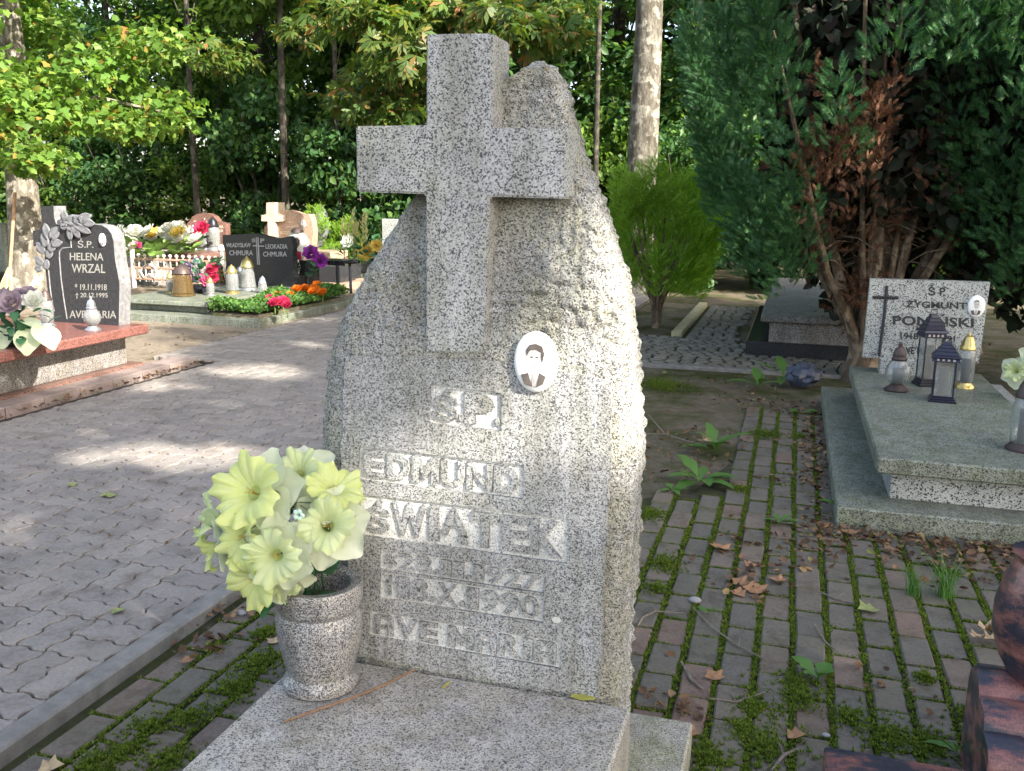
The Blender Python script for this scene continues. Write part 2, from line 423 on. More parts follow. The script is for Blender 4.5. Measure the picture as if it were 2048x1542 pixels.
def soil(name, a, b, moss, amt):
    m, n, l, bs = newmat(name); g = n.new('ShaderNodeNewGeometry'); p = g.outputs['Position']
    c = ramp(n, l, nz(n, l, p, 14, 8, .75), [(.3, a), (.7, b)])
    c = mix(n, l, ramp(n, l, nz(n, l, p, 1.7, 6, .7), [(.5 - amt, 0), (.62, 1)]), c, mix(n, l, nz(n, l, p, 60, 3), moss, tuple(x * .5 for x in moss)))
    l.new(c, bs.inputs['Base Color']); bs.inputs['Roughness'].default_value = 1; bs.inputs['Specular IOR Level'].default_value = .1
    b1 = bump(n, l, nz(n, l, p, 30, 6, .75), None, .7, .03); bump(n, l, nz(n, l, p, 220, 3, .7), bs, .5, .006, b1); return m
MT['soil'] = soil('soil', (.10, .085, .06), (.19, .16, .12), (.07, .085, .025), .06)
MT['joint'] = soil('joint', (.045, .045, .03), (.09, .085, .06), (.05, .065, .015), .15)
MT['joint_path'] = soil('joint_path', (.05, .045, .04), (.085, .075, .065), (.06, .06, .04), .02)
MT['sand'] = soil('sand', (.17, .14, .105), (.27, .225, .175), (.16, .13, .08), -.05)

def swirl(name):
    """banded red and black gneiss"""
    m, n, l, bs = newmat(name); v = coords(n, l, (1.0, 2.0, 3.5))
    f = nz(n, l, v, 5.5, 7, .62)
    c = ramp(n, l, f, [(.36, (.018, .02, .032)), (.47, (.035, .032, .045)), (.54, (.15, .065, .06)), (.66, (.26, .12, .10))])
    c = mix(n, l, 1.0, c, ramp(n, l, nz(n, l, coords(n, l), 240, 3, .7), [(.3, .6), (.7, 1.5)]), 'MULTIPLY')
    l.new(c, bs.inputs['Base Color']); bs.inputs['Roughness'].default_value = .28; return m
MT['granite_swirl'] = swirl('granite_swirl')
MT['leaf_inner_shade'] = leafmat('leaf_inner_shade', [(0, (.012, .02, .01)), (.6, (.02, .03, .015)), (1, (.045, .03, .02))], .05, .7, (1, 1, .7))  # near-black leaves: the shade inside the thujas is put into their colour
FROND = _frond(8, .34, .05)
MT['leaf_bed'] = leafmat('leaf_bed', [(0, (.04, .10, .025)), (.6, (.07, .16, .035)), (1, (.14, .25, .05))], .3, .5, (1.2, 1.25, .5), False)
MT['petal_lime_b'] = flat_leaf('petal_lime_b', (.62, .70, .24), (.70, .75, .38), .4, 40)

# ============================================================ THE SETTING
def seen(p):
    v = Vector(p) - Vector((0, 0, CAM_H)); d = v.dot(_f)
    if d < .3: return None
    x = 1024 + 1850 * v.dot(CR) / d; y = 771 - 1850 * v.dot(CU) / d
    return (x, y, d)
def inframe(p, m=90):
    s = seen(p); return s is not None and -m < s[0] < 2048 + m and -m < s[1] < 1542 + m

# ground: one sheet to the horizon, finely uneven near the graves
def ground():
    b = MB(); ext = 260
    xs = [-ext, -60, -25] + list(np.arange(-14, 6.01, .4)) + [20, 60, ext]
    ys = [-ext, -40, -8] + list(np.arange(-2, 24.01, .4)) + [45, 100, ext]
    v = []
    for y in ys:
        for x in xs:
            z = -.022 + .012 * mnoise.noise(Vector((x * .9, y * .9, 0)))
            if x < -1.8 and y < 30: z = min(z, -.012)
            v.append((x, y, min(z, -.010)))
    n = len(xs)
    f = [(j * n + i, j * n + i + 1, (j + 1) * n + i + 1, (j + 1) * n + i) for j in range(len(ys) - 1) for i in range(n - 1)]
    o = b.add(v, f).obj('ground', MT['soil'], smooth=True); return struct(o)
ground_o = ground()

struct(MB().add([(-4.76, 6.55, -.004), (-4.95, 15.5, -.004), (-13, 15.5, -.004), (-13, 6.2, -.004), (-6.6, 6.2, -.004), (-6.6, 6.0, -.004), (-4.76, 6.0, -.004)], [tuple(range(7))]).obj('sandy_ground', MT['sand']))
# path of interlocking wave blocks
def wave_block(W=.225, L=.1125, a=.0085, gap=.0035, h=.05):
    T = [(0, 0), (.10, 1), (.38, 1), (.62, -1), (.90, -1)]
    long_ = [((k + t) * L, s * a) for k in range(2) for t, s in T]
    short = [(t * L, -s * a) for t, s in T]
    top = [(x, L + y) for x, y in ([(W, 0)] + long_[::-1])]
    left = [(o, t) for t, o in ([(L, 0)] + short[::-1])]
    pts = [(x, y) for x, y in long_] + [(W + o, t) for t, o in short] + top[:-1] + left[:-1]
    pts = [(x - W / 2, y - L / 2) for x, y in pts]
    n = len(pts); v = []
    for sc, z in ((gap, -h), (gap, -.004), (gap + .0035, 0)):
        v += [(x * (1 - 2 * sc / W), y * (1 - 2 * sc / L), z) for x, y in pts]
    f = [tuple(2 * n + k for k in range(n))]
    for j in range(2): f += [(j * n + k, j * n + (k + 1) % n, (j + 1) * n + (k + 1) % n, (j + 1) * n + k) for k in range(n)]
    return v, f
PATH_Z = .03
path = struct(MB().add([(-1.93, -1.5, .012), (-1.93, 15.5, .012), (-5.45, 15.5, .012), (-5.38, 7.0, .012), (-4.74, 6.7, .012), (-4.74, -1.5, .012)], [tuple(range(6))]).obj('path', MT['joint_path']))
bv, bf = wave_block()
blk = MB().add(bv, bf); blk_me = None
slots = []
W = .225
for i in range(-1, 18):
    for j in range(0, 62):
        for k in range(2):
            cx0 = -1.945 - (i + 1) * W; cy0 = .35 + j * W
            if (i + j) % 2 == 0: c = (cx0 + W / 2, cy0 + W / 4 + k * W / 2, 0)
            else: c = (cx0 + W / 4 + k * W / 2, cy0 + W / 2, math.pi / 2)
            lim = -4.72 if c[1] < 6.75 else -5.42
            if c[0] - .1 < lim or c[0] + (.11 if c[2] == 0 else .055) > -1.93: continue
            if c[1] < 1.0 or not inframe((c[0], c[1], PATH_Z), 130): continue
            slots.append((seen((c[0], c[1], PATH_Z))[2], c))
slots.sort()
rest = MB(); blk_obj = None
for q, (d, c) in enumerate(slots):
    z = PATH_Z + random.uniform(-.0025, .002); tilt = random.uniform(-.006, .006), random.uniform(-.006, .006)
    if q < 300:
        if blk_obj is None: o = blk_obj = blk.obj('paving_block', MT['paver'])
        else: o = blk_obj.copy(); COL.objects.link(o)
        o.parent = path; o.location = (c[0], c[1], z); o.rotation_euler = (*tilt, c[2])
    else:
        cc, ss = (1, 0) if c[2] == 0 else (0, 1)
        rest.add([(c[0] + x * cc - y * ss, c[1] + x * ss + y * cc, z + w) for x, y, w in bv], bf)
rest.obj('paving_blocks_beyond', MT['paver'], path, kind='stuff')
# half blocks and cuts along the kerb are covered by the concrete edging
kerb = struct(MB().cbox(-1.93, -1.855, .4, 3.55, -.1, .041, .006).obj('kerb', MT['concrete']))
for k in range(3):
    o = MB().cbox(-1.93, -1.855, 3.556 + 1.0 * k, 4.548 + 1.0 * k, -.1, .040 - .002 * k, .006).obj('kerb_length', MT['concrete'], kerb)

# brick paving with mossy joints
bed_pts = [(-1.855, .5), (-1.855, 3.42), (-1.2, 3.42), (-.68, 4.35), (-.42, 4.5), (-.2, 5.4), (-.08, 6.62), (.27, 6.62), (.27, 4.2), (1.75, 4.2), (1.75, .5)]
bed = struct(MB().add([(x, y, -.0085) for x, y in bed_pts], [tuple(range(len(bed_pts)))]).obj('brick_paving', MT['joint']))
BW, BL, BG = .104, .205, .014
bb = MB().cbox(-.047, .047, -.0965, .0965, -.045, 0, .006)
brs = []
def brick_ok(x, y):
    if -1.80 < x < -1.24 and .9 < y < 3.4: return True
    if -.16 < x < 1.7 and 1.6 < y < 4.2: return True
    if -.16 - .12 < x < .26 and 2.2 < y < 6.6 and x > -.62 + (y - 4.2) * .11: return True
    if -.62 < x <= -.1 and 2.2 < y < 4.45: return True
    if -1.24 <= x <= -.6 and 2.25 < y < 3.3: return True
    return False
for i in range(-20, 18):
    for j in range(0, 34):
        x = .03 + i * (BW + .008) + random.uniform(-.003, .003)
        y = .4 + j * BL + (BL / 2 if i % 2 else 0) + random.uniform(-.004, .004)
        if brick_ok(x, y) and inframe((x, y, 0), 120): brs.append((seen((x, y, 0))[2], x, y))
brs.sort()
bro = None; brest = MB()
for q, (d, x, y) in enumerate(brs):
    z = .004 + random.uniform(-.006, .005); rz = random.uniform(-.03, .03); t = (random.uniform(-.02, .02), random.uniform(-.02, .02))
    if q < 300:
        if bro is None: o = bro = bb.obj('brick', MT['brick'])
        else: o = bro.copy(); COL.objects.link(o)
        o.parent = bed; o.location = (x, y, z); o.rotation_euler = (*t, rz)
    else: brest.add([(x + p[0] * math.cos(rz) - p[1] * math.sin(rz), y + p[0] * math.sin(rz) + p[1] * math.cos(rz), z + p[2]) for p in bb.v], bb.f)
if brest.v: brest.obj('bricks_beyond', MT['brick'], bed, kind='stuff')
BRICKS = [(x, y) for _, x, y in brs]

# cobbled walk by the thuja
cob = struct(MB().add([(-2.9, 8.15, -.006), (.75, 8.15, -.006), (.75, 9.75, -.006), (-.52, 9.75, -.006), (-.52, 12.9, -.006), (-1.08, 12.9, -.006), (-1.08, 9.85, -.006), (-2.9, 9.85, -.006)], [tuple(range(8))]).obj('cobbled_walk', MT['joint']))
sb = MB().cbox(-.05, .05, -.047, .047, -.04, .012, .014)
sts = []; so = None; srest = MB()
y = 8.22
while y < 12.9:
    x = -2.88 if y < 9.8 else -1.04
    xe = .72 if y < 9.7 else -.55
    while x < xe:
        w = random.uniform(.85, 1.25)
        xx = x + .055 * w; x += .118 * w
        yy = y + .05 * math.sin(xx * 3.1)
        if inframe((xx, yy, 0), 10) and not (seen((xx, yy, 0))[0] < 1255): sts.append((seen((xx, yy, 0))[2], xx, yy, w))
    y += .108
sts.sort()
for q, (d, x, y, w) in enumerate(sts):
    rz = random.uniform(-.12, .12) + .1 * math.sin(x * 3)
    if q < 300:
        if so is None: o = so = sb.obj('cobble', MT['sett'])
        else: o = so.copy(); COL.objects.link(o)
        o.parent = cob; o.location = (x, y, random.uniform(-.003, .004)); o.rotation_euler = (0, 0, rz); o.scale = (w, random.uniform(.9, 1.05), 1)
    else: srest.add([(x + p[0] * w, y + p[1], p[2]) for p in sb.v], sb.f)
if srest.v: srest.obj('cobbles_beyond', MT['sett'], cob, kind='stuff')
struct(MB().cbox(-1.20, -1.085, 9.92, 12.9, -.1, .05, .01).obj('walk_kerb', plain('kerb_ochre', (.38, .34, .20), .9, 0, .25, 14, .4)))
struct(MB().cbox(-2.9, .5, 8.05, 8.14, -.08, .012, .008).obj('walk_edging', MT['concrete']))

# ============================================================ THE BIG GRAVE WITH THE CROSS
FY = 1.946                                    # front plane of the polished panel
def P(px, py, Y=FY): q = at(px, py, Y=Y); return (q.x, q.z)
SLAB_Z = .30
grave = thing('grave_monument', 'tall rough grey granite headstone with raised cross and oval portrait', 'gravestone', (-.66, 2.0, 0))
def gpart(o): return child_of(o, grave)
gpart(MB().cbox(-1.23, -.165, -.3, 2.22, -.02, .12, .006).obj('base_slab', MT['terrazzo']))
slab_p = gpart(MB().cbox(-1.12, -.285, -.2, 1.936, .12, SLAB_Z, .007).obj('cover_slab', MT['granite_slab']))

# boulder
SILL = [(700, 1306), (678, 1160), (655, 1020), (643, 890), (647, 800), (660, 700), (684, 622), (718, 548), (758, 474), (798, 410), (835, 350), (868, 290), (905, 240), (950, 190), (1000, 150), (1030, 134)]
SILR = [(1250, 1412), (1258, 1300), (1266, 1150), (1274, 1000), (1280, 890), (1277, 800), (1270, 700), (1254, 600), (1236, 520), (1214, 450), (1190, 385), (1168, 322), (1150, 270), (1140, 235), (1128, 190), (1114, 155), (1090, 130)]
def curve_of(lst, Yp):
    q = [at(x, y, Y=Yp) for x, y in lst]
    q.sort(key=lambda p: p.z); z = np.array([p.z for p in q]); x = np.array([p.x for p in q]); return z, x
zl, xl = curve_of(SILL, 1.99); zr, xr = curve_of(SILR, 2.06)
z_top = at(1075, 121, Y=2.06).z
z_pan = P(960, 714)[1]; z_arm = P(1060, 396)[1]
panel_px = [(690, 711), (968, 717), (1100, 735), (1222, 762), (1223, 900), (1210, 1150), (1197, 1397), (712, 1311), (694, 1100), (683, 900)]
_pp = [P(*p) for p in panel_px]; panel = []
for _i in range(len(_pp)):
    _a, _b = _pp[_i], _pp[(_i + 1) % len(_pp)]; _n = max(2, int(math.hypot(_b[0] - _a[0], _b[1] - _a[1]) / .012))
    for _k in range(_n):
        _q = (_a[0] + (_b[0] - _a[0]) * _k / _n, _a[1] + (_b[1] - _a[1]) * _k / _n); panel.append((_q[0] + .006 * mnoise.noise(Vector((_q[0] * 40, _q[1] * 40, 1))), _q[1] + .006 * mnoise.noise(Vector((_q[0] * 40, _q[1] * 40, 8)))))
def in_panel(x, z, grow=0):
    c = False; n = len(panel)
    for i in range(n):
        x1, z1 = panel[i]; x2, z2 = panel[i - 1]
        if (z1 > z) != (z2 > z) and x < (x2 - x1) * (z - z1) / (z2 - z1) + x1: c = not c
    return c
PCX = sum(p[0] for p in panel) / len(panel); PCZ = sum(p[1] for p in panel) / len(panel)
def boulder():
    NR, NA = 330, 300; V = []
    zs = np.concatenate([np.linspace(.12, z_top - .022, NR - 14), z_top - .022 + .022 * np.sin(np.linspace(0, 1, 15)[1:] * math.pi / 2)])
    for z in zs:
        t = max(0.0, (z - (z_top - .022)) / .022)
        L = float(np.interp(z, zl, xl)); Rr = float(np.interp(z, zr, xr))
        cx = (L + Rr) / 2; w = (Rr - L) / 2 * math.sqrt(max(0.0, 1 - t * t)) if t > 0 else (Rr - L) / 2
        if t > 0: cx = cx + (at(1075, 121, Y=2.06).x - cx) * t
        k = min(1.0, max(0.0, (z - z_pan) / (z_arm - z_pan)))
        yf = FY + .001 + .012 * min(1, k * 5) + .052 * k ** 1.5
        yb = 2.19 - .03 * max(0, (z - 1.2) / .7)
        if t > 0: yf = yf + (yb - yf) * .35 * t
        cy = (yf + yb) / 2; d = (yb - yf) / 2
        for a in range(NA):
            # square-ish ring, more points in front
            th = 2 * math.pi * a / NA
            c, s = math.cos(th), math.sin(th)
            e = .34
            x = cx + w * math.copysign(abs(c) ** e, c); y = cy + d * math.copysign(abs(s) ** e, s)
            p = Vector((x, y, z))
            big = mnoise.noise(p * 6.0) * .009 + mnoise.noise(p * 15 + Vector((7, 1, 2))) * .005
            rid = (abs(mnoise.noise(p * 34)) - .25) * .016 + mnoise.noise(p * 75) * .008
            amp = 1.0
            nx, ny = c * abs(c) ** .3, s * abs(s) ** .3
            ln = math.hypot(nx, ny) or 1
            disp = big + rid * (.75 if c < .6 else 1)
            if s < 0:                       # front
                if in_panel(PCX + (x - PCX) * 1.016, PCZ + (z - PCZ) * 1.016): 
                    y = FY + .0085; disp = 0
                elif z < z_pan + .03: disp = (.8 * rid + .5 * big) if abs(c) > .93 else .35 * rid
            x += nx / ln * disp; y += ny / ln * disp
            V.append((x, y, z + .3 * mnoise.noise(p * 30) * .01))
    NRr = len(zs)
    i, j = np.meshgrid(np.arange(NA), np.arange(NRr - 1))
    F = np.stack([j * NA + i, j * NA + (i + 1) % NA, (j + 1) * NA + (i + 1) % NA, (j + 1) * NA + i], -1).reshape(-1, 4)
    me = np_mesh('rough_boulder', V, F)
    return link('rough_boulder', me, MT['granite_rough'], None, 'all')
gpart(boulder())

def curve_mesh(name, loops, y0, y1):
    """flat plate with holes, outline(s) in X-Z"""
    cu = bpy.data.curves.new(name, 'CURVE'); cu.dimensions = '2D'; cu.fill_mode = 'BOTH'; cu.extrude = abs(y1 - y0) / 2
    for lp in loops:
        sp = cu.splines.new('POLY'); sp.points.add(len(lp) - 1); sp.use_cyclic_u = True
        for p, (x, z) in zip(sp.points, lp): p.co = (x, z, 0, 1)
    ob = bpy.data.objects.new(name, cu); COL.objects.link(ob)
    dg = bpy.context.evaluated_depsgraph_get(); me = bpy.data.meshes.new_from_object(ob.evaluated_get(dg))
    bpy.data.objects.remove(ob); bpy.data.curves.remove(cu)
    ym = (y0 + y1) / 2
    me.transform(Matrix(((1, 0, 0, 0), (0, 0, -1, ym), (0, 1, 0, 0), (0, 0, 0, 1)))); me.name = name
    return me
_glyph = {}
def text_mesh(name, s, bold=.0, thick=.002, res=3):
    """letters in the X-Z plane, front at y=0, normalised to their own size"""
    cu = bpy.data.curves.new(name, 'FONT'); cu.body = s; cu.size = 1.0; cu.offset = bold; cu.extrude = .5; cu.resolution_u = res; cu.fill_mode = 'BOTH'
    ob = bpy.data.objects.new(name, cu); COL.objects.link(ob)
    dg = bpy.context.evaluated_depsgraph_get(); me = bpy.data.meshes.new_from_object(ob.evaluated_get(dg))
    bpy.data.objects.remove(ob); bpy.data.curves.remove(cu)
    n = len(me.vertices); co = np.empty(n * 3, np.float32); me.vertices.foreach_get('co', co); co = co.reshape(-1, 3)
    return me, co
def fit_text(name, s, corners, Y, m, parent, bold=.0, thick=.002, proud=.0015):
    """corners: bottom-left, bottom-right, top-left, in (x, z)"""
    me, co = text_mesh(name, s, bold)
    lo = co.min(0); hi = co.max(0); u = (co[:, 0] - lo[0]) / (hi[0] - lo[0]); v = (co[:, 1] - lo[1]) / (hi[1] - lo[1])
    a, b, c = [np.array(q) for q in corners]
    xz = a[None] + u[:, None] * (b - a)[None] + v[:, None] * (c - a)[None]
    y = np.where(co[:, 2] > 0, Y - proud, Y - proud + thick)
    me.vertices.foreach_set('co', np.stack([xz[:, 0], y, xz[:, 1]], 1).astype(np.float32).ravel()); me.update()
    o = link(name, me, m)
    if parent is not None: child_of(o, parent)
    return o
def px_text(name, s, x0, y0, x1, y1, Y, m, parent, bold=.0, slope=0.0, thick=.002, proud=.0015):
    """text between left x0 / right x1, top y0 / bottom y1 of the picture, on plane Y"""
    bl = P(x0, y1, Y); br = P(x1, y1 + slope * (x1 - x0), Y); tl = P(x0, y0, Y)
    return fit_text(name, s, (bl, br, tl), Y, m, parent, bold, thick, proud)

# lettered panels: raised letters standing in sunk fields
ROWS = [
    ([(860, 768), (1003, 786), (1003, 862), (860, 845)], ['Ś', '.', 'P', '.'], [.40, .08, .44, .08]),
    ([(718, 892), (1048, 931), (1046, 998), (718, 957)], list('EDMUND'), [1, 1.05, 1.2, 1.05, 1.1, 1.05]),
    ([(720, 988), (1138, 1038), (1135, 1128), (720, 1068)], list('ŚWIĄTEK'), [1, 1.35, .45, 1.05, 1.05, 1.05, 1.1]),
    ([(760, 1097), (1090, 1147), (1088, 1187), (759, 1138)], list('*28.11.1927'), [.8, 1, 1, .4, .7, .7, .4, .7, 1, 1, 1]),
    ([(760, 1143), (1088, 1193), (1086, 1246), (759, 1196)], list('†18.X.1990'), [.7, .7, 1, .4, 1.1, .4, .7, 1, 1, 1]),
    ([(738, 1222), (1124, 1284), (1122, 1338), (737, 1270)], list('AVE MARIA'), [1, 1.1, .95, .35, 1.25, 1, 1.05, .5, 1]),
]
holes = [[P(*p) for p in r[0]] for r in ROWS]
# rows of dates touch: keep a rib between them
me = curve_mesh('polished_panel', [panel] + holes, FY, FY + .0085)
gpart(link('polished_panel', me, MT['granite_face']))
def custom_A(u0, u1):
    """rounded arch-shaped A"""
    pts = [(0, 0), (0, .78), (.06, .92), (.18, 1), (.82, 1), (.94, .92), (1, .78), (1, 0), (.70, 0), (.70, .30), (.30, .30), (.30, 0)]
    hole = [(.30, .50), (.70, .50), (.70, .74), (.62, .80), (.38, .80), (.30, .74)]
    f = lambda q: (u0 + (u1 - u0) * q[0], q[1])
    return [[f(p) for p in pts], [f(p) for p in hole]]
for quad, chars, wid in ROWS:
    q = [np.array(P(*p)) for p in quad]              # TL TR BR BL
    def S(u, v): 
        top = q[0] + (q[1] - q[0]) * u; bot = q[3] + (q[2] - q[3]) * u
        return bot + (top - bot) * v
    tot = sum(wid); u = .022; small = quad[3][1] - quad[0][1] < 56
    for ch, w in zip(chars, wid):
        du = w / tot * .956; u0, u1 = u + .006, u + du - .006; u += du
        if ch == ' ': continue
        v0, v1 = .09, .91
        if ch == '.': v0, v1 = .12, .34
        if ch == 'M':
            lp = [[tuple(S(u0 + (u1 - u0) * a, v0 + (v1 - v0) * b)) for a, b in ((0, 0), (0, 1), (.27, 1), (.5, .58), (.73, 1), (1, 1), (1, 0), (.72, 0), (.72, .52), (.5, .12), (.28, .52), (.28, 0))]]
            gpart(link('raised_letter', curve_mesh('raised_letter', lp, FY + .0005, FY + .0085), MT['granite_face'])); continue
        if ch == 'A':
            lp = [[tuple(S(a, v0 + (v1 - v0) * b)) for a, b in l_] for l_ in custom_A(u0, u1)]
            o = link('raised_letter', curve_mesh('raised_letter', lp, FY + .0005, FY + .0085), MT['granite_face']); gpart(o); continue
        me, co = text_mesh('raised_letter', ch, (.05 if ch in 'DUTPI' else .03) if not small else (.03 if ch in 'EVRI' else .012))
        lo = co.min(0); hi = co.max(0)
        uu = u0 + (co[:, 0] - lo[0]) / (hi[0] - lo[0]) * (u1 - u0); vv = v0 + (co[:, 1] - lo[1]) / (hi[1] - lo[1]) * (v1 - v0)
        xz = np.array([S(a, b) for a, b in zip(uu, vv)])
        y = np.where(co[:, 2] > 0, FY + .0005, FY + .0085)
        me.vertices.foreach_set('co', np.stack([xz[:, 0], y, xz[:, 1]], 1).astype(np.float32).ravel()); me.update()
        gpart(link('raised_letter', me, MT['granite_face']))
    # roughened floor of the sunk field
    g = [tuple(p) for p in q]; cxm = sum(p[0] for p in g) / 4; czm = sum(p[1] for p in g) / 4
    g = [(p[0] + (.004 if p[0] > cxm else -.004), p[1] + (.004 if p[1] > czm else -.004)) for p in g]
    gpart(MB().prism(g, FY + .0066, FY + .0084).obj('sunk_field', MT['granite_letter']))

# cross
CYF = FY - .004
cr = [(853, 68), (985, 66), (983, 255), (1134, 258), (1131, 398), (978, 393), (969, 706), (851, 706), (851, 388), (713, 384), (711, 252), (852, 250)]
cp = [P(x, y, CYF) for x, y in cr]
cb = MB().prism(cp, CYF, CYF + .125)
ob = cb.obj('cross', MT['granite_cross'])
bm = bmesh.new(); bm.from_mesh(ob.data)
bmesh.ops.bevel(bm, geom=[e for e in bm.edges], offset=.004, segments=2, affect='EDGES', clamp_overlap=True); bm.to_mesh(ob.data); bm.free()
gpart(ob)

# oval porcelain portrait
def oval(c, rx, rz, n=28): return [(c[0] + rx * math.cos(2 * math.pi * k / n), c[1] + rz * math.sin(2 * math.pi * k / n)) for k in range(n)]
def medallion(c, rx, rz, Y, parent, kind=0, tilt=0.0):
    """domed oval with a printed head-and-shoulders"""
    n = 32; v = []; 
    for s, d in ((1, .0), (1, -.006), (.94, -.010), (.8, -.0125), (.45, -.0145)):
        v += [(c[0] + s * rx * math.cos(2 * math.pi * k / n), Y + d, c[1] + s * rz * math.sin(2 * math.pi * k / n)) for k in range(n)]
    f = [(j * n + k, j * n + (k + 1) % n, (j + 1) * n + (k + 1) % n, (j + 1) * n + k) for j in range(4) for k in range(n)] + [tuple(4 * n + k for k in range(n))]
    o = child_of(MB().add(v, f).obj('portrait_medallion', MT['porcelain'], smooth=True), parent)
    yy = Y - .0152
    def flat(nm, pts, m, dy=0): 
        return child_of(MB().prism([(c[0] + a * rx, c[1] + b * rz) for a, b in pts], yy - dy, yy - dy + .004).obj(nm, m), parent)
    face_c = (-.02, .12)
    jl = [(-.62, -.42), (-.28, -.34), (-.10, -.80), (-.46, -.74)]; jr = [(.22, -.32), (.52, -.44), (.40, -.70), (.08, -.82)]
    parts = [('printed_face', oval((face_c[0], face_c[1] + .0), .30, .36, 18), MT['print_skin'], 0),
             ('printed_jacket', jl, MT['print_dark'], .0004), ('printed_jacket', jr, MT['print_dark'], .0004)]
    if kind == 0: hair = [(-.36, .18), (-.40, .40), (-.24, .58), (.05, .62), (.34, .54), (.44, .30), (.36, .02), (.30, .10), (.28, .34), (.08, .42), (-.18, .40), (-.28, .34)]
    else: hair = [(-.32, .22), (-.30, .48), (-.08, .58), (.18, .54), (.30, .30), (.24, .40), (-.06, .46), (-.22, .40)]
    parts.append(('printed_hair', hair, MT['print_dark'], .0008))
    parts.append(('printed_tie', [(-.10, -.34), (.06, -.34), (.04, -.78), (-.08, -.78)], MT['print_mid'], .0006))
    for sx in (-.13, .11): parts.append(('printed_eye', [(sx - .06, .20), (sx + .06, .20), (sx + .05, .16), (sx - .05, .16)], MT['print_dark'], .0008))
    parts.append(('printed_mouth', [(-.10, -.10), (.07, -.10), (.05, -.13), (-.08, -.13)], MT['print_mid'], .0008))
    for nm, pts, m, dy in parts:
        q = flat(nm, pts, m, dy); q.parent = o; q.matrix_parent_inverse = Matrix()
    return o
mc = P(1073, 723, FY)
medallion(mc, .050, .068, FY - .001, grave)
# chip stain on the panel and the lichen patch
gpart(MB().prism(oval(P(1113, 1240), .011, .008, 9), FY - .0006, FY + .002).obj('lichen_spot', plain('lichen', (.50, .52, .47), .9, 0, .2, 200)))

# ------------------------------------------------------------ granite vase and silk bouquet
def in_slab(px, py): return at(px, py, Z=SLAB_Z)
vc = at(637, 1372, Z=SLAB_Z); vc = Vector((vc.x, vc.y + .015, SLAB_Z))
vase = thing('flower_vase', 'polished speckled granite vase with grooved neck on grave slab', 'vase', vc)
zr_ = at(632, 1160, Y=vc.y).z - SLAB_Z
s_ = zr_ / .30
prof = [(.083, 0), (.089, .006), (.090, .022), (.080, .036), (.076, .044), (.082, .060), (.094, .12), (.101, .17), (.101, .205), (.094, .218), (.092, .226), (.098, .234), (.103, .25), (.104, .29), (.100, .30), (.082, .30), (.076, .295), (.072, .24), (.05, .20), (.01, .19)]
MB().lathe([(r, z * s_) for r, z in prof], 48).obj('body', MT['granite_vase'], vase, True)
MB().lathe([(.004, 0), (.073, .002)], 20, (0, 0, .235 * s_), False).obj('soil_fill', MT['soil'], vase)

def petal_pts(L, w, curl, n=5, m=4, ruf=0.0, ph=0.0):
    """petal surface along +Y, normal +Z; returns verts, quads"""
    v = []
    for j in range(n + 1):
        t = j / n; ww = w * (math.sin(math.pi * min(1, .12 + .80 * t)) ** .7)
        for i in range(m + 1):
            s = i / m * 2 - 1
            v.append((s * ww, L * t * (1 - .12 * s * s * t), curl * t * t * L - .18 * w * (1 - s * s) + ruf * L * math.sin(s * 5 + ph) * t * t))
    f = [(j * (m + 1) + i, j * (m + 1) + i + 1, (j + 1) * (m + 1) + i + 1, (j + 1) * (m + 1) + i) for j in range(n) for i in range(m)]
    return v, f
def bloom(seed, r):
    """daffodil-like silk bloom facing +Z: outer tepals, ruffled trumpet, throat, stamens"""
    rn = random.Random(seed); T = MB(); Cn = MB(); Th = MB(); St = MB()
    for k in range(6):
        a = 2 * math.pi * k / 6 + rn.uniform(-.12, .12); z0 = -.010 if k % 2 else 0
        v, f = petal_pts(r * rn.uniform(1.0, 1.15), r * rn.uniform(.50, .6), rn.uniform(-.12, .22), 6, 6, .05, rn.uniform(0, 6))
        ca, sa = math.cos(a), math.sin(a)
        T.add([(x * ca - (y + .1 * r) * sa, x * sa + (y + .1 * r) * ca, z + z0 - .28 * r) for x, y, z in v], f)
    n = 90; rings = [(.05, -.30), (.12, -.24), (.18, -.08), (.28, .10), (.42, .22), (.58, .29), (.70, .30), (.78, .26)]; V = []
    p1 = rn.uniform(0, 6); fl = rn.uniform(.86, 1.18); nf_ = rn.choice((4, 5, 6)); ov = rn.uniform(.82, 1.0)
    for j, (rr, z) in enumerate(rings):
        for k in range(n):
            a = 2 * math.pi * k / n; t = j / (len(rings) - 1)
            w = (1 + (fl - 1) * t) * (1 + t * t * (.09 * math.sin(nf_ * a + p1) + .06 * math.sin(13 * a + 2 * p1) + .03 * math.sin(23 * a)))
            V.append((rr * r * w * math.cos(a), ov * rr * r * w * math.sin(a), r * (z + t * t * t * (.13 * math.sin(nf_ * a + p1 + 1) + .08 * math.sin(14 * a + p1)))+ r * .026 * math.sin(30 * a) * t))
    F = [(j * n + k, j * n + (k + 1) % n, (j + 1) * n + (k + 1) % n, (j + 1) * n + k) for j in range(len(rings) - 1) for k in range(n)]
    q = 3 * n
    Cn.add(V, F[2 * n:]); Th.add(V, F[:2 * n])
    for k in range(5):
        a = rn.uniform(0, 6.28); e = Vector((.10 * r * math.cos(a), .10 * r * math.sin(a), .16 * r))
        St.tube([(0, 0, -.26 * r), e * .6, e], [.0012, .001, .0018], 4)
    return T, Cn, Th, St
BL_MESH = []
for sd in range(6):
    ms = []
    for part, m, nm in zip(bloom(sd + 3, .092), ('petal_pale', 'petal_lime' if sd % 2 else 'petal_lime_b', 'petal_deep', 'stamen'), ('bloom', 'trumpet', 'throat', 'stamens')):
        o = part.obj(nm, MT[m], None, 'all' if nm != 'stamens' else True); ms.append((nm, o.data)); bpy.data.objects.remove(o)
    BL_MESH.append(ms)
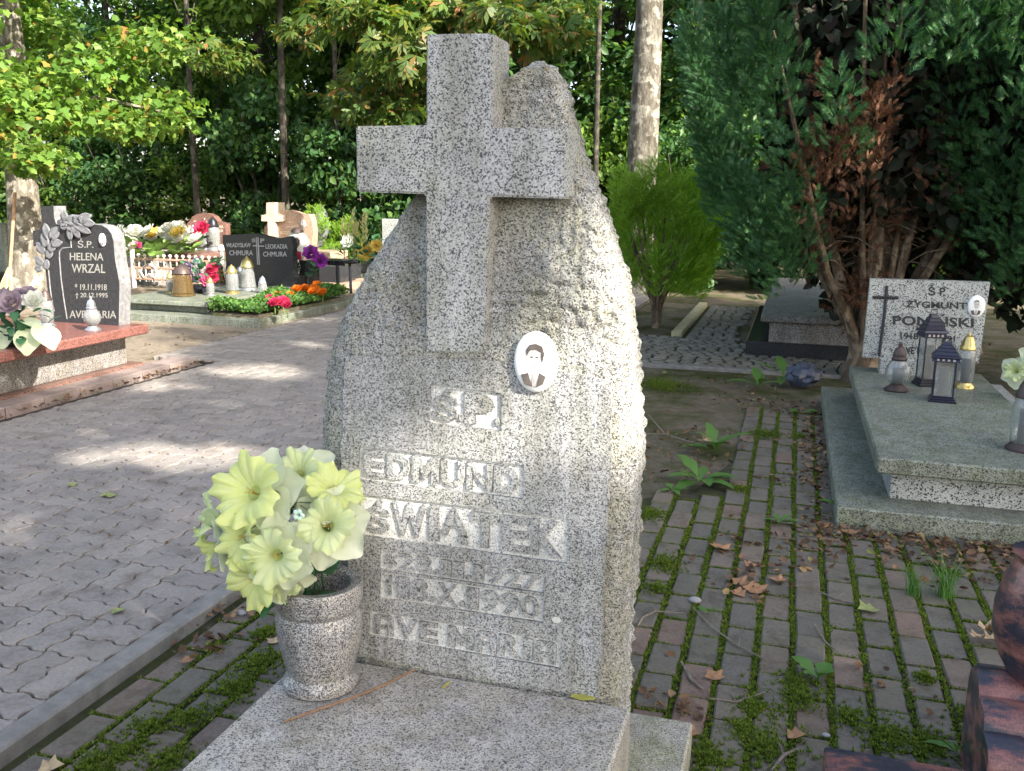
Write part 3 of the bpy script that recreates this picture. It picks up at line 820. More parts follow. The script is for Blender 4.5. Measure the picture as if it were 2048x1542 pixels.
def place_bloom(root, loc, direction, sc, k, spin):
    d = Vector(direction).normalized()
    rot = d.to_track_quat('Z', 'Y').to_matrix().to_4x4() @ Matrix.Rotation(spin, 4, 'Z')
    first = None
    for nm, me in BL_MESH[k % 6]:
        o = bpy.data.objects.new(nm, me); COL.objects.link(o)
        if first is None:
            first = o; o.parent = root; o.matrix_basis = Matrix.Translation(Vector(loc) - root.location) @ rot @ Matrix.Diagonal((sc, sc, sc, 1))
        else: o.parent = first
    return first
bq_loc = vc + Vector((0, 0, .26 * s_))
bq = thing('silk_bouquet', 'pale lime silk flowers with ruffled trumpets in granite vase', 'bouquet', bq_loc)
mouth = vc + Vector((-.02, 0, .27 * s_))
flowers = [  # picture x, y, depth, facing, scale
    (505, 985, 1.70, (-.12, -.86, .48), 1.02), (597, 948, 1.82, (.15, -.70, .72), .86), (668, 980, 1.80, (.50, -.45, .78), .78),
    (655, 1052, 1.74, (.35, -.85, .40), .88), (490, 1075, 1.68, (-.25, -.95, .12), .88), (552, 1112, 1.66, (.05, -.98, .12), .84),
    (510, 1158, 1.68, (-.22, -.92, -.28), .82), (428, 1035, 1.76, (-.80, -.55, .25), .86), (425, 1095, 1.74, (-.75, -.55, -.25), .72),
    (566, 1165, 1.72, (.2, -.85, -.3), .62), (690, 1010, 1.86, (.8, -.3, .5), .6)]
stems = MB()
for k, (x, y, dY, dr, sc) in enumerate(flowers):
    p = at(x, y, Y=dY); d = Vector(dr).normalized()
    place_bloom(bq, p, dr, sc, k, k * 1.3)
    base = p - d * .03 * sc
    mid = (base + mouth) / 2 + Vector((0, 0, .05)) - d * .03
    stems.tube([mouth + Vector((random.uniform(-.03, .03), random.uniform(-.03, .03), -.03)), mid, base], .0028, 5)
o = stems.obj('stems', MT['silk_leaf'], None, True); child_of(o, bq)
lv = MB()
for k in range(44):
    a = random.uniform(0, 6.28); v, f = petal_pts(random.uniform(.05, .10), random.uniform(.014, .026), -.3, 4, 2)
    M = Matrix.Translation(mouth + Vector((random.uniform(-.08, .05), random.uniform(-.05, .05), random.uniform(.0, .22)))) @ Matrix.Rotation(a, 4, 'Z') @ Matrix.Rotation(random.uniform(-.2, 1.2), 4, 'X')
    lv.add([M @ Vector(p) for p in v], f)
o = lv.obj('leaves', MT['silk_leaf'], None, True); child_of(o, bq)
tiny = MB(); tp = at(597, 1030, Y=1.70)
for k in range(5):
    a = k * 1.257; tiny.sphere((tp.x + .009 * math.cos(a), tp.y, tp.z + .009 * math.sin(a)), .006, 6, 4, (1, .4, 1))
child_of(tiny.obj('small_blue_floret', plain('floret', (.45, .62, .55), .5)), bq)
tiny = MB().tube([tp + Vector((0, .004, 0)), mouth + Vector((0, -.02, 0))], .0012, 4); child_of(tiny.obj('floret_stalk', MT['silk_leaf']), bq)
# loose stalk and leaf bits on the slab
def on_slab(pts, r, m, nm, lab, cat):
    q = [in_slab(x, y) + Vector((0, 0, r)) for x, y in pts]
    root = MB().tube(q, [r * .8] + [r] * (len(q) - 2) + [r * .5], 6).obj(nm, m, None, True); return tag(root, lab, cat)
on_slab([(568, 1446), (640, 1420), (700, 1400), (760, 1376), (812, 1350), (832, 1340)], .0035, MT['twig_red'], 'dry_stalk', 'reddish dry leaf stalk lying beside the granite vase', 'stalk')
for pts, lab in (([(884, 1380), (892, 1374), (900, 1368)], 'yellow green leaf scrap on the slab below the lettering'), ([(1142, 1395), (1165, 1399), (1190, 1401)], 'yellow leaf scrap against the foot of the headstone')):
    q = [in_slab(x, y) + Vector((0, 0, .004)) for x, y in pts]
    b = MB()
    v = []
    for i, p in enumerate(q):
        w = (.004, .011, .003)[i]; v += [p + Vector((0, -w, 0)), p + Vector((0, w, .003))]
    tag(b.add(v, [(0, 1, 3, 2), (2, 3, 5, 4)]).obj('leaf_scrap', flat_leaf('scrap', (.32, .32, .06), (.40, .38, .1), .3)), lab, 'leaf')

# ============================================================ SMALL THINGS ON GRAVES (builders)
def lantern(label, loc, h, r, style='tall', cap='metal_gold', base='metal_gold', gl='glass_clear', wax='wax', group=None, rz=0.0):
    t = thing('grave_lantern', label, 'lantern', loc, group, rz)
    if style == 'square':
        q = r
        b = MB()
        for k, (s, z0, z1) in enumerate(((1.12, 0, .035), (1.0, .035, .065), (.9, .065, .10))): b.cbox(-q * s, q * s, -q * s, q * s, z0 * h, z1 * h, q * .04)
        b.obj('base', MT[base], t)
        b = MB()
        for sx in (-1, 1):
            for sy in (-1, 1): b.box(sx * q * .80 - q * .06, sx * q * .80 + q * .06, sy * q * .80 - q * .06, sy * q * .80 + q * .06, .10 * h, .64 * h)
        b.obj('frame', MT[base], t)
        for k in range(4):
            a = k * math.pi / 2
            o = MB().box(-q * .72, q * .72, -q * .80, -q * .78, .10 * h, .64 * h).obj('pane', MT[gl], t); o.rotation_euler = (0, 0, a)
        MB().lathe([(q * .45, .10 * h), (q * .47, .12 * h), (q * .47, .46 * h), (q * .40, .50 * h), (q * .40, .53 * h)], 16).obj('candle', MT[wax], t, True)
        b = MB()
        for s, z0, z1 in ((1.15, .64, .70), (1.22, .70, .735), (1.0, .735, .79), (.80, .79, .84), (.58, .84, .885), (.38, .885, .93)):
            n0 = len(b.v); b.cbox(-q * s, q * s, -q * s, q * s, z0 * h, z1 * h, q * .03)
            for i in range(n0, len(b.v)):
                x, y, z = b.v[i]; f = 1 - .14 * (z - z0 * h) / ((z1 - z0) * h); b.v[i] = (x * f, y * f, z)
        c = b.obj('roof', MT[cap], t)
        v = MB()
        for k in range(4): v.box(-q * .75 + k * q * .42, -q * .55 + k * q * .42, -q * 1.13, -q * 1.16, .655 * h, .685 * h)
        v.obj('vent_slot', MT['print_mid'], c)
        MB().tube([(-q * .3, 0, .92 * h), (-q * .28, 0, .99 * h), (q * .28, 0, .99 * h), (q * .3, 0, .92 * h)], q * .05, 6).obj('handle', MT[cap], c, True)
        return t
    if style == 'round':
        gp = [(.45, .14), (.62, .17), (.95, .28), (1.0, .38), (.9, .50), (.62, .60), (.5, .64)]; bp = [(.95, 0), (1.0, .03), (.62, .10), (.50, .14)]; cp_ = [(.58, .62), (.62, .66), (.5, .70), (.52, .76), (.36, .86), (.16, .90), (.18, .96), (.04, 1.0)]
    elif style == 'bell':
        gp = [(.9, .08), (.95, .10), (.85, .3), (.78, .5), (.70, .62), (.66, .66)]; bp = [(1.0, 0), (1.05, .02), (1.0, .06), (.9, .08)]; cp_ = [(.72, .65), (.8, .68), (.74, .74), (.55, .86), (.25, .93), (.1, .95), (.12, .98), (.03, 1.0)]
    else:
        gp = [(.72, .10), (.8, .12), (.86, .35), (.86, .55), (.74, .68), (.7, .70)]; bp = [(1.0, 0), (1.0, .03), (.8, .08), (.72, .10)]; cp_ = [(.78, .69), (.8, .73), (.66, .78), (.60, .84), (.40, .93), (.2, .95), (.14, .98), (.03, 1.0)]
    MB().lathe([(a * r, b * h) for a, b in bp], 16).obj('base', MT[base], t, True)
    n = 16; g = MB()
    inner = [(max(.05, a - .07), b) for a, b in gp[::-1]]
    g.lathe([(a * r, b * h) for a, b in gp + inner], n, cap=False)
    g.obj('glass', MT[gl], t, True)
    zt = gp[-1][1]
    MB().lathe([(.42 * r, bp[-1][1] * h + .003), (.44 * r, (bp[-1][1] + .02) * h), (.42 * r, (zt - .18) * h), (.12 * r, (zt - .17) * h)], 12).obj('candle', MT[wax], t, True)
    MB().lathe([(a * r, b * h) for a, b in cp_], n).obj('cap', MT[cap], t, True)
    return t

def rose_mesh():
    b = MB()
    for ring, (n, L, w, tilt, r0) in enumerate(((3, .5, .3, .15, .04), (5, .7, .42, .45, .10), (6, .9, .5, .9, .16), (7, 1.0, .5, 1.3, .2))):
        for k in range(n):
            v, f = petal_pts(L, w, .12, 3, 3, .05, k)
            M = Matrix.Rotation(2 * math.pi * k / n + ring * .5, 4, 'Z') @ Matrix.Translation((0, r0, 0)) @ Matrix.Rotation(math.pi / 2 - tilt, 4, 'X')
            b.add([M @ Vector(p) for p in v], f)
    return b
ROSE = rose_mesh()
def roses(root, items):
    """items: (offset, radius, material, facing)"""
    for off, r, m, d in items:
        rot = Vector(d).normalized().to_track_quat('Z', 'Y').to_matrix().to_4x4() @ Matrix.Rotation(random.uniform(0, 6), 4, 'Z')
        M = Matrix.Translation(off) @ rot @ Matrix.Scale(r, 4)
        MB().add([M @ Vector(p) for p in ROSE.v], ROSE.f).obj('rose', MT[m], root, 'all')
def greens(root, n, rad, h, m='leaf_bright', L=(.05, .09), w=.35, z0=0.0, name='leaves', low=.0):
    b = MB()
    for k in range(n):
        a = random.uniform(0, 6.28); rr = rad * math.sqrt(random.random()); l_ = random.uniform(*L)
        v, f = petal_pts(l_, l_ * w, random.uniform(-.6, .1), 3, 2)
        M = Matrix.Translation((rr * math.cos(a), rr * math.sin(a), z0 + h * random.random())) @ Matrix.Rotation(a - math.pi / 2 + random.uniform(-.6, .6), 4, 'Z') @ Matrix.Rotation(random.uniform(low, 1.1), 4, 'X')
        b.add([M @ Vector(p) for p in v], f)
    return b.obj(name, MT[m], root, True)

def stele(root, pts, Y, thick, m, side=None, name='headstone', bev=.006):
    o = MB().prism(pts, Y, Y + thick).obj(name, m)
    if side:
        o.data.materials.append(side)
        for p in o.data.polygons:
            if abs(p.normal.y) < .7: p.material_index = 1
    return child_of(o, root)
def C1(x, y): return (x * .2853, 380 + y * .2853)
def C2(x, y): return (230 + x * .249, 380 + y * .249)
def C9(x, y): return (1680 + x * .201, 550 + y * .201)
def outl(conv, pts, Y): return [P(*conv(*p), Y) for p in pts]
def ctext(conv, root, s, x0, y0, x1, y1, Y, m, bold=.02, slope=0.0):
    a = conv(x0, y0); b = conv(x1, y1)
    return px_text('inscription', s, a[0], a[1], b[0], b[1], Y, m, root, bold, slope)
def line_part(root, conv, pts, Y, r, m, name='groove_line'):
    q = [at(*conv(*p), Y=Y) for p in pts]
    return child_of(MB().tube(q, r, 5).obj(name, m), root)

# ============================================================ GRAVE OF THE BLACK STONE WITH THE ROSE (left of the path)
YW = 5.95
gw = thing('grave', 'grave with red granite cover and black headstone with carved grey rose', 'grave', (-5.5, 5.2, 0))
child_of(MB().cbox(-6.25, -4.93, 1.5, 6.16, .0, .10, .006).obj('ground_step', MT['granite_brown']), gw)
child_of(MB().cbox(-6.2, -5.02, 1.6, 6.06, .10, .345, .006).obj('plinth', MT['granite_plinth']), gw)
child_of(MB().cbox(-6.35, -4.84, 1.4, 6.12, .345, .42, .010).obj('cover_slab', MT['granite_red']), gw)
for k in range(16):
    y1 = 6.55 - k * .33
    if y1 < 3.6: break
    child_of(MB().cbox(-4.95, -4.745, y1 - .322, y1, -.02, .085 + random.uniform(-.002, .002), .005).obj('edging_tile', MT['tile_pink']), gw)
W_OUT = [(290, 115), (375, 112), (379, 190), (392, 235), (440, 262), (560, 246), (640, 238), (715, 248), (755, 272), (782, 310), (796, 360), (800, 420), (808, 500), (826, 590), (838, 660), (836, 760), (832, 965), (400, 948), (362, 860), (335, 720), (318, 560), (312, 410), (234, 392), (229, 288), (272, 278), (293, 240)]
stele(gw, outl(C1, W_OUT, YW), YW, .13, MT['granite_black'], MT['stone_side'])
for s, x0, y0, x1, y1 in (('Ś.P.', 545, 340, 655, 405), ('HELENA', 490, 440, 725, 492), ('WRZAL', 503, 518, 738, 580), ('* 19.11.1918', 525, 657, 748, 701), ('† 20.12.1995', 530, 720, 755, 762), ('AVE MARIA', 488, 845, 815, 897)):
    ctext(C1, gw, s, x0, y0, x1, y1, YW, MT['letter_light'], .004, .01)
line_part(gw, C1, [(490, 282), (500, 402), (440, 408), (418, 430), (416, 470), (428, 620), (448, 770), (470, 905)], YW, .006, MT['stone_side'])
line_part(gw, C1, [(340, 560), (352, 690), (366, 790), (380, 850)], YW, .006, MT['stone_side'])
medallion(P(*C1(720, 350), YW), .030, .050, YW - .001, gw, 1)
# carved rose: overlapping stone petals and leaves
def stone_leaf(cx, cy, L, w, ang, lift=.012, nm='carved_leaf'):
    v, f = petal_pts(L, w, -.08, 6, 4, .04, cx)
    q = at(*C1(cx, cy), Y=YW)
    ca, sa = math.cos(ang), math.sin(ang)
    b = MB().add([(q.x + x * ca - y * sa, YW - lift - z * .6, q.z + x * sa + y * ca) for x, y, z in v], f)
    o = b.obj(nm, MT['stone_relief'], None, True); md = o.modifiers.new('thick', 'SOLIDIFY'); md.thickness = .008; md.offset = -1
    return child_of(o, gw)
R_ = math.radians
for cx, cy, L, w, a in ((440, 250, .10, .035, -40), (455, 240, .12, .04, -60), (480, 225, .13, .045, -75), (520, 205, .13, .04, -95), (470, 250, .15, .04, -100), (560, 215, .13, .04, -70), (545, 245, .14, .035, -115), (590, 225, .11, .035, -95), (520, 250, .11, .035, -150), (500, 265, .10, .03, 175), (450, 280, .09, .035, -20), (470, 215, .08, .035, 10)):
    stone_leaf(cx, cy, L, w, R_(a), .016, 'carved_petal')
for cx, cy, L, w, a in ((360, 345, .13, .045, -40), (345, 345, .13, .04, 15), (360, 380, .11, .035, -80), (330, 400, .12, .045, 15), (345, 430, .11, .035, -45), (315, 440, .11, .04, 45), (335, 480, .10, .035, -30), (310, 520, .10, .035, 60), (325, 560, .09, .03, -15), (300, 545, .08, .03, 100)):
    stone_leaf(cx, cy, L, w, R_(a), .004)
sl = at(*C1(650, 975), Z=.42)
lantern('clear cut glass lantern before the rose-carved black headstone', at(*C1(653, 985), Z=.42), .26, .062, 'round', 'metal_silver', 'metal_silver')
lantern('pearly glass lantern with grey cap at the foot of the rose-carved headstone', at(*C1(335, 955), Z=.42), .29, .06, 'tall', 'metal_brown', 'metal_silver')
bl = at(*C1(130, 1090), Z=.42)
bw = thing('rose_arrangement', 'dusty lilac roses with broad pale leaves on red granite slab', 'bouquet', bl)
MB().lathe([(.07, 0), (.10, .05), (.10, .09), (.02, .09)], 16).obj('bowl', MT['metal_black'], bw, True)
roses(bw, [((-.10, 0, .30), .085, 'petal_dusk', (-.3, -.7, .6)), ((.02, -.04, .29), .085, 'petal_dusk', (.2, -.8, .5)), ((-.20, .05, .28), .075, 'petal_white', (-.6, -.5, .5)), ((.14, .02, .30), .07, 'petal_white', (.5, -.5, .6)), ((.0, .1, .34), .07, 'petal_dusk', (0, -.2, 1)), ((-.3, .1, .27), .07, 'petal_white', (-.7, -.4, .4))])
greens(bw, 60, .2, .22, 'silk_leaf', (.06, .12), .3, .05)
b = MB()
for dx, dz, L, w, a, tl in ((-.16, .16, .20, .08, 2.6, -.5), (-.02, .15, .2, .08, 3.3, -.7), (.16, .14, .22, .09, 3.7, -.5), (.24, .16, .22, .09, 4.3, -.4), (-.25, .2, .2, .08, 2.2, -.3), (.10, .20, .16, .07, 4.6, -.1)):
    v, f = petal_pts(L, w, -.25, 6, 4); M = Matrix.Translation((dx, -.05, dz)) @ Matrix.Rotation(a, 4, 'Z') @ Matrix.Rotation(tl, 4, 'X')
    b.add([M @ Vector(p) for p in v], f)
b.obj('broad_leaves', MT['leaf_pale'], bw, True)

# ============================================================ DOUBLE GRAVE WITH WIDE BLACK STONE
gc = thing('grave', 'double grave with wide black headstone and stepped grey slab', 'grave', (-6.8, 10, 0))
child_of(MB().cbox(-7.75, -5.53, 8.80, 11.35, -.05, .08, .008).obj('base_slab', MT['granite_grey']), gc)
child_of(MB().cbox(-7.50, -6.40, 9.12, 11.25, .08, .165, .006).obj('plinth', MT['granite_grey']), gc)
child_of(MB().cbox(-7.62, -6.32, 9.0, 11.3, .165, .215, .006).obj('cover_slab', MT['granite_grey']), gc)
YC = 11.0
C_OUT = [(865, 362), (1000, 356), (1130, 350), (1200, 368), (1280, 384), (1340, 386), (1395, 372), (1418, 395), (1425, 440), (1427, 600), (1430, 790), (880, 790), (893, 600), (885, 500), (865, 420)]
stele(gc, outl(C2, C_OUT, YC), YC, .12, MT['granite_black'])
for s, x0, y0, x1, y1 in (('Ś', 1098, 385, 1128, 420), ('P', 1168, 390, 1200, 425), ('WŁADYSŁAW', 893, 425, 1090, 460), ('CHMURA', 918, 485, 1108, 525), ('LEOKADIA', 1210, 435, 1385, 472), ('CHMURA', 1190, 495, 1380, 535)):
    ctext(C2, gc, s, x0, y0, x1, y1, YC, MT['letter_silver'], .012)
line_part(gc, C2, [(1148, 380), (1160, 600)], YC, .008, MT['letter_silver'], 'cross_line'); line_part(gc, C2, [(1134, 380), (1146, 600)], YC, .006, MT['letter_silver'], 'cross_line')
line_part(gc, C2, [(1108, 448), (1198, 452)], YC, .008, MT['letter_silver'], 'cross_line')
SZ = .215
def on_c(x, y, z=SZ): return at(*C2(x, y), Z=z)
for lab, x, y, h, r, st, cp_, bs, gl in (
    ('small clear glass lantern at the open corner of the stepped grey slab', 448, 830, .26, .06, 'tall', 'metal_gold', 'metal_gold', 'glass_clear'),
    ('brown cone-shaped glass lantern with white print on grey slab', 548, 850, .40, .14, 'bell', 'metal_brown', 'glass_brown', 'glass_brown'),
    ('short lantern with gold cap below the lilac bouquet', 768, 845, .22, .06, 'tall', 'metal_gold', 'metal_silver', 'glass_clear'),
    ('slim clear lantern with gold collar beside the bell lantern', 945, 830, .36, .09, 'tall', 'metal_gold', 'metal_gold', 'glass_clear'),
    ('bell-shaped glass lantern with domed gold cap on grey slab', 1070, 805, .44, .11, 'bell', 'metal_gold', 'metal_silver', 'glass_clear'),
    ('tall lantern with gold top close against the wide black headstone', 925, 740, .42, .09, 'tall', 'metal_gold', 'metal_gold', 'glass_clear'),
    ('red glass lantern with silver cap before the wide black headstone', 1172, 760, .32, .11, 'bell', 'metal_silver', 'metal_silver', 'glass_red'),
    ('grey capped lantern behind the lilac bouquet', 668, 740, .36, .10, 'tall', 'metal_silver', 'metal_silver', 'glass_clear'),
    ('dark arched lantern near the lilac bouquet', 825, 760, .33, .11, 'bell', 'metal_brown', 'metal_brown', 'glass_brown'),
    ('little frosted lantern left of the red one', 1010, 765, .26, .07, 'tall', 'metal_silver', 'metal_silver', 'glass_clear')):
    lantern(lab, on_c(x, y), h, r, st, cp_, bs, gl)
lantern('slender grey lantern standing in the marigold bed', on_c(1192, 900, .10), .33, .065, 'tall', 'metal_silver', 'metal_silver', 'glass_clear')
p = on_c(690, 825); bo = thing('mixed_bouquet', 'lilac and pink flower arrangement on the stepped grey slab', 'bouquet', p)
MB().lathe([(.06, 0), (.09, .05), (.09, .10), (.02, .10)], 14).obj('pot', MT['metal_black'], bo, True)
roses(bo, [((-.17, 0, .26), .12, 'petal_lilac', (-.3, -.9, .3)), ((-.10, -.05, .18), .08, 'petal_lilac', (-.2, -.9, .1)), ((.12, -.02, .18), .09, 'petal_pink', (.3, -.9, .3)), ((.17, .02, .30), .075, 'petal_red', (.3, -.6, .6)), ((.08, .04, .26), .06, 'petal_white', (.1, -.8, .5)), ((.2, .0, .2), .06, 'petal_red', (.6, -.7, .2))])
greens(bo, 70, .26, .3, 'silk_leaf', (.07, .14), .3, .08)
p = on_c(1470, 790, .12); bp = thing('rose_bowl', 'purple and crimson rose arrangement in dark bowl with silver scrolls', 'bouquet', p)
MB().lathe([(.10, 0), (.15, .06), (.15, .20), (.02, .20)], 16).obj('bowl', MT['metal_black'], bp, True)
roses(bp, [((-.22, -.05, .40), .11, 'petal_red', (-.4, -.8, .4)), ((-.26, -.05, .30), .09, 'petal_purple', (-.5, -.8, .1)), ((.02, -.08, .44), .10, 'petal_red', (.1, -.9, .4)), ((-.12, 0, .50), .08, 'petal_red', (-.2, -.6, .7)), ((.22, 0, .50), .11, 'petal_purple', (.3, -.7, .5)), ((.36, 0, .40), .10, 'petal_purple', (.6, -.7, .2))])
greens(bp, 60, .30, .42, 'silk_leaf', (.08, .15), .35, .15); greens(bp, 14, .34, .42, 'leaf_pale', (.10, .16), .45, .1, 'pale_leaves')
b = MB()
for k in range(7):
    for s in (-1, 1):
        z = .10 + k * .04; L = .16 - abs(k - 4) * .015
        b.tube([(0, -.17, z - .03), (s * L * .5, -.18, z), (s * L * .95, -.18, z + .05), (s * L * .9, -.18, z + .085), (s * L * .72, -.18, z + .07)], .006, 5)
b.tube([(0, -.175, 0), (0, -.175, .40)], .008, 5); b.obj('silver_scrolls', MT['metal_silver'], bp, True)
# heart lantern behind
p = at(*C2(1470, 545), Y=11.9); hl = thing('heart_lantern', 'round white lantern with a dark heart beside the wide black headstone', 'lantern', (p.x, 11.9, p.z - .05))
MB().sphere((0, 0, .23), .18, 16, 10, (1, .6, 1.15)).obj('body', MT['petal_white'], hl, True)
ht = [(.0, -.10), (.09, .0), (.10, .07), (.05, .10), (0, .06), (-.05, .10), (-.10, .07), (-.09, .0)]
MB().prism([(x, z + .24) for x, z in ht], -.125, -.10).obj('heart', MT['metal_brown'], hl)
MB().lathe([(.10, .41), (.08, .45), (.03, .48)], 12).obj('cap', MT['metal_brown'], hl, True)
MB().cbox(-.2, .2, -.15, .25, -p.z + .05, .03).obj('stand', MT['granite_dark'], hl)
# marigold bed
bedr = MB().cbox(-6.22, -5.62, 8.95, 11.0, .07, .115).obj('planting_bed', MT['soil']); child_of(bedr, gc)
def bed_plants():
    N = 9000
    x = RNG.uniform(-6.24, -5.58, N); y = RNG.uniform(8.9, 11.05, N); h = .05 + .13 * RNG.random(N) * (0.6 + .4 * np.sin(x * 7 + y * 5))
    ax = np.stack([RNG.normal(0, .7, N), RNG.normal(0, .7, N), RNG.uniform(.1, 1, N)], 1)
    me = scatter_mesh('leaves', *LEAF, frames(ax), np.stack([x, y, .10 + h], 1), RNG.uniform(.03, .06, N)); return me
o = link('bed_foliage', bed_plants(), MT['leaf_bed']); o['kind'] = 'stuff'; o['label'] = 'low green foliage filling the grave bed with orange blooms'; o['category'] = 'plants'
mg = None
for k, (x, y, c) in enumerate(((1460, 800, 'o'), (1525, 790, 'o'), (1600, 800, 'o'), (1665, 825, 'o'), (1310, 858, 'o'), (1405, 850, 'o'), (1240, 870, 'r'), (1280, 905, 'r'), (1350, 900, 'r'), (1380, 925, 'r'), (1310, 885, 'r'), (1625, 770, 'o'), (1590, 818, 'o'))):
    p = at(*C2(x, y), Z=.24); r_ = random.uniform(.05, .075)
    t = thing('marigold', 'orange marigold bloom in the green bed by the stepped grey slab' if c == 'o' else 'dark red flowering plant bloom at the tip of the marigold bed', 'flower', p, 'orange marigolds in the bed' if c == 'o' else 'dark red blooms in the bed')
    roses(t, [((0, 0, .0), r_, 'petal_orange' if c == 'o' else 'petal_red', (random.uniform(-.4, .4), -.6, .8))])
    MB().tube([(0, 0, 0), (0, .01, -.14)], .006, 5).obj('stem', MT['leaf_bright'], t)

# ============================================================ BLACK BENCH AND GRAVES BEHIND
def bench():
    Yb = 12.2
    a = at(*C2(1490, 560), Y=Yb); b_ = at(*C2(1890, 560), Y=Yb)
    t = thing('bench', 'black slatted bench beside the marigold bed', 'bench', ((a.x + b_.x) / 2, Yb, 0))
    hw = (b_.x - a.x) / 2; z = a.z
    n = 15
    for k in range(n):
        x = -hw + (k + .5) * 2 * hw / n
        MB().cbox(x - hw / n * .8, x + hw / n * .8, -.2, .25, z - .02, z + .02, .004).obj('slat', MT['metal_black'], t)
    for yy in (-.18, .22): MB().box(-hw, hw, yy - .015, yy + .015, z - .05, z - .021).obj('rail', MT['metal_black'], t)
    for xx in (-hw + .1, hw - .12):
        for yy in (-.18, .22): MB().tube([(xx, yy, z - .05), (xx + .01, yy, 0)], .022, 8).obj('leg', MT['metal_black'], t, True)
    return t
bench()
gd = thing('grave', 'low black granite grave cover behind the black bench', 'grave', (-6.6, 13.4, 0))
q0 = at(*C2(1500, 735), Y=12.9); q1 = at(*C2(1815, 735), Y=12.9); zt = at(*C2(1600, 605), Y=12.9).z
child_of(MB().cbox(q0.x - .5, q1.x, 12.9, 14.2, .1, zt, .01).obj('cover_block', MT['granite_black']), gd)
child_of(MB().cbox(q0.x - .6, q1.x + .15, 12.8, 14.3, -.02, .1, .01).obj('base_slab', MT['granite_beige']), gd)
# halicki
YH = 14.6
gh = thing('grave', 'brown granite headstone with arched top and reddish cover', 'grave', (-10, YH, 0))
H_OUT = [(578, 268), (600, 248), (618, 215), (650, 196), (700, 186), (750, 188), (795, 212), (825, 250), (888, 272), (895, 480), (575, 480)]
stele(gh, outl(C2, H_OUT, YH), YH, .14, MT['granite_brown'])
for s, x0, y0, x1, y1 in (('Ś.P.', 630, 240, 655, 256), ('Ś.P.', 790, 240, 815, 256), ('WŁADYSŁAW', 588, 283, 700, 305), ('HALICKI', 605, 315, 698, 338), ('STANISŁAWA', 752, 285, 870, 307), ('HALICKA', 765, 315, 868, 338)):
    ctext(C2, gh, s, x0, y0, x1, y1, YH, MT['letter_gold'], .012)
line_part(gh, C2, [(718, 225), (718, 320)], YH, .012, MT['letter_silver'], 'cross_line'); line_part(gh, C2, [(698, 258), (740, 258)], YH, .012, MT['letter_silver'], 'cross_line')
hx0 = at(*C2(470, 500), Y=13.2).x; hx1 = at(*C2(860, 500), Y=13.2).x; hz = at(*C2(650, 492), Y=13.2).z
child_of(MB().cbox(hx0, hx1, 12.6, YH + .2, hz - .07, hz, .01).obj('cover_slab', MT['granite_brown']), gh)
child_of(MB().cbox(hx0 + .1, hx1 - .1, 12.7, YH + .1, 0, hz - .07, .01).obj('plinth', MT['granite_beige']), gh)
for lab, x, st, hh, cp_ in (('tall chalice lantern at the edge of the arched brown headstone', 545, 'tall', .5, 'metal_brown'), ('lantern with silver dome amid red roses on the brown grave', 635, 'bell', .42, 'metal_silver'), ('gold domed lantern right of the red roses on the brown grave', 730, 'bell', .5, 'metal_gold'), ('dark topped lantern at the far side of the arched brown headstone', 795, 'tall', .55, 'metal_black')):
    p = at(*C2(x, 470), Y=13.6); lantern(lab, (p.x, 13.6, hz), hh, .13, st, cp_, 'metal_silver', 'glass_clear')
p = at(*C2(630, 440), Y=13.3); t = thing('red_roses', 'bunch of red roses on the brown arched grave', 'bouquet', (p.x, 13.3, hz))
roses(t, [((-.2, 0, .2), .12, 'petal_red', (-.3, -.8, .4)), ((.18, 0, .36), .13, 'petal_red', (.2, -.8, .5)), ((.1, 0, .25), .1, 'petal_red', (.2, -.8, .2))]); greens(t, 26, .25, .25, 'silk_leaf', (.1, .16), .35)
p = at(*C2(320, 480), Y=12.4); pz = at(*C2(320, 540), Y=12.4).z
t = thing('white_bouquet', 'large white and yellow flower bunch behind the iron fence', 'bouquet', (p.x, 12.4, 0))
MB().lathe([(.2, 0), (.22, pz * .9), (.2, pz)], 14).obj('pot', MT['granite_plinth'], t, True)
greens(t, 90, .62, .26, 'leaf_bright', (.14, .22), .4, pz); roses(t, [((random.uniform(-.85, .85), random.uniform(-.2, .3), pz + random.uniform(.26, .46)), random.uniform(.11, .16), 'petal_white' if k % 6 else 'petal_yellow', (random.uniform(-.5, .5), -.5, .8)) for k in range(22)])
# beige stone with light cross
YB = 14.9
gb = thing('grave', 'beige granite headstone with pale raised cross and small portrait', 'grave', (-7.9, YB, 0))
B_OUT = [(1200, 300), (1240, 240), (1320, 178), (1380, 160), (1440, 172), (1500, 192), (1560, 194), (1580, 250), (1590, 330), (1575, 540), (1210, 540)]
stele(gb, outl(C2, B_OUT, YB), YB, .18, MT['granite_beige'], None)
B_CR = [(1215, 100), (1280, 100), (1282, 193), (1344, 200), (1344, 252), (1284, 256), (1300, 540), (1230, 540), (1226, 252), (1176, 250), (1176, 202), (1214, 196)]
stele(gb, outl(C2, B_CR, YB - .10), YB - .10, .35, granite('granite_cream', (.55, .46, .36), (.48, .40, .31), (.3, .24, .18), 70, .5), None, 'cross')
for s, x0, y0, x1, y1 in (('Ś.P.', 1400, 248, 1432, 264), ('JANUSZ', 1370, 286, 1472, 308), ('BOSZCZARUK', 1326, 330, 1524, 356)):
    ctext(C2, gb, s, x0, y0, x1, y1, YB, MT['letter_gold'], .012)
medallion(P(*C2(1512, 270), YB), .045, .068, YB - .002, gb, 1)
child_of(MB().cbox(at(*C2(1150, 500), Y=14.4).x, at(*C2(1700, 500), Y=14.4).x, 13.9, 15.2, 0, .45, .01).obj('plinth', MT['granite_beige']), gb)
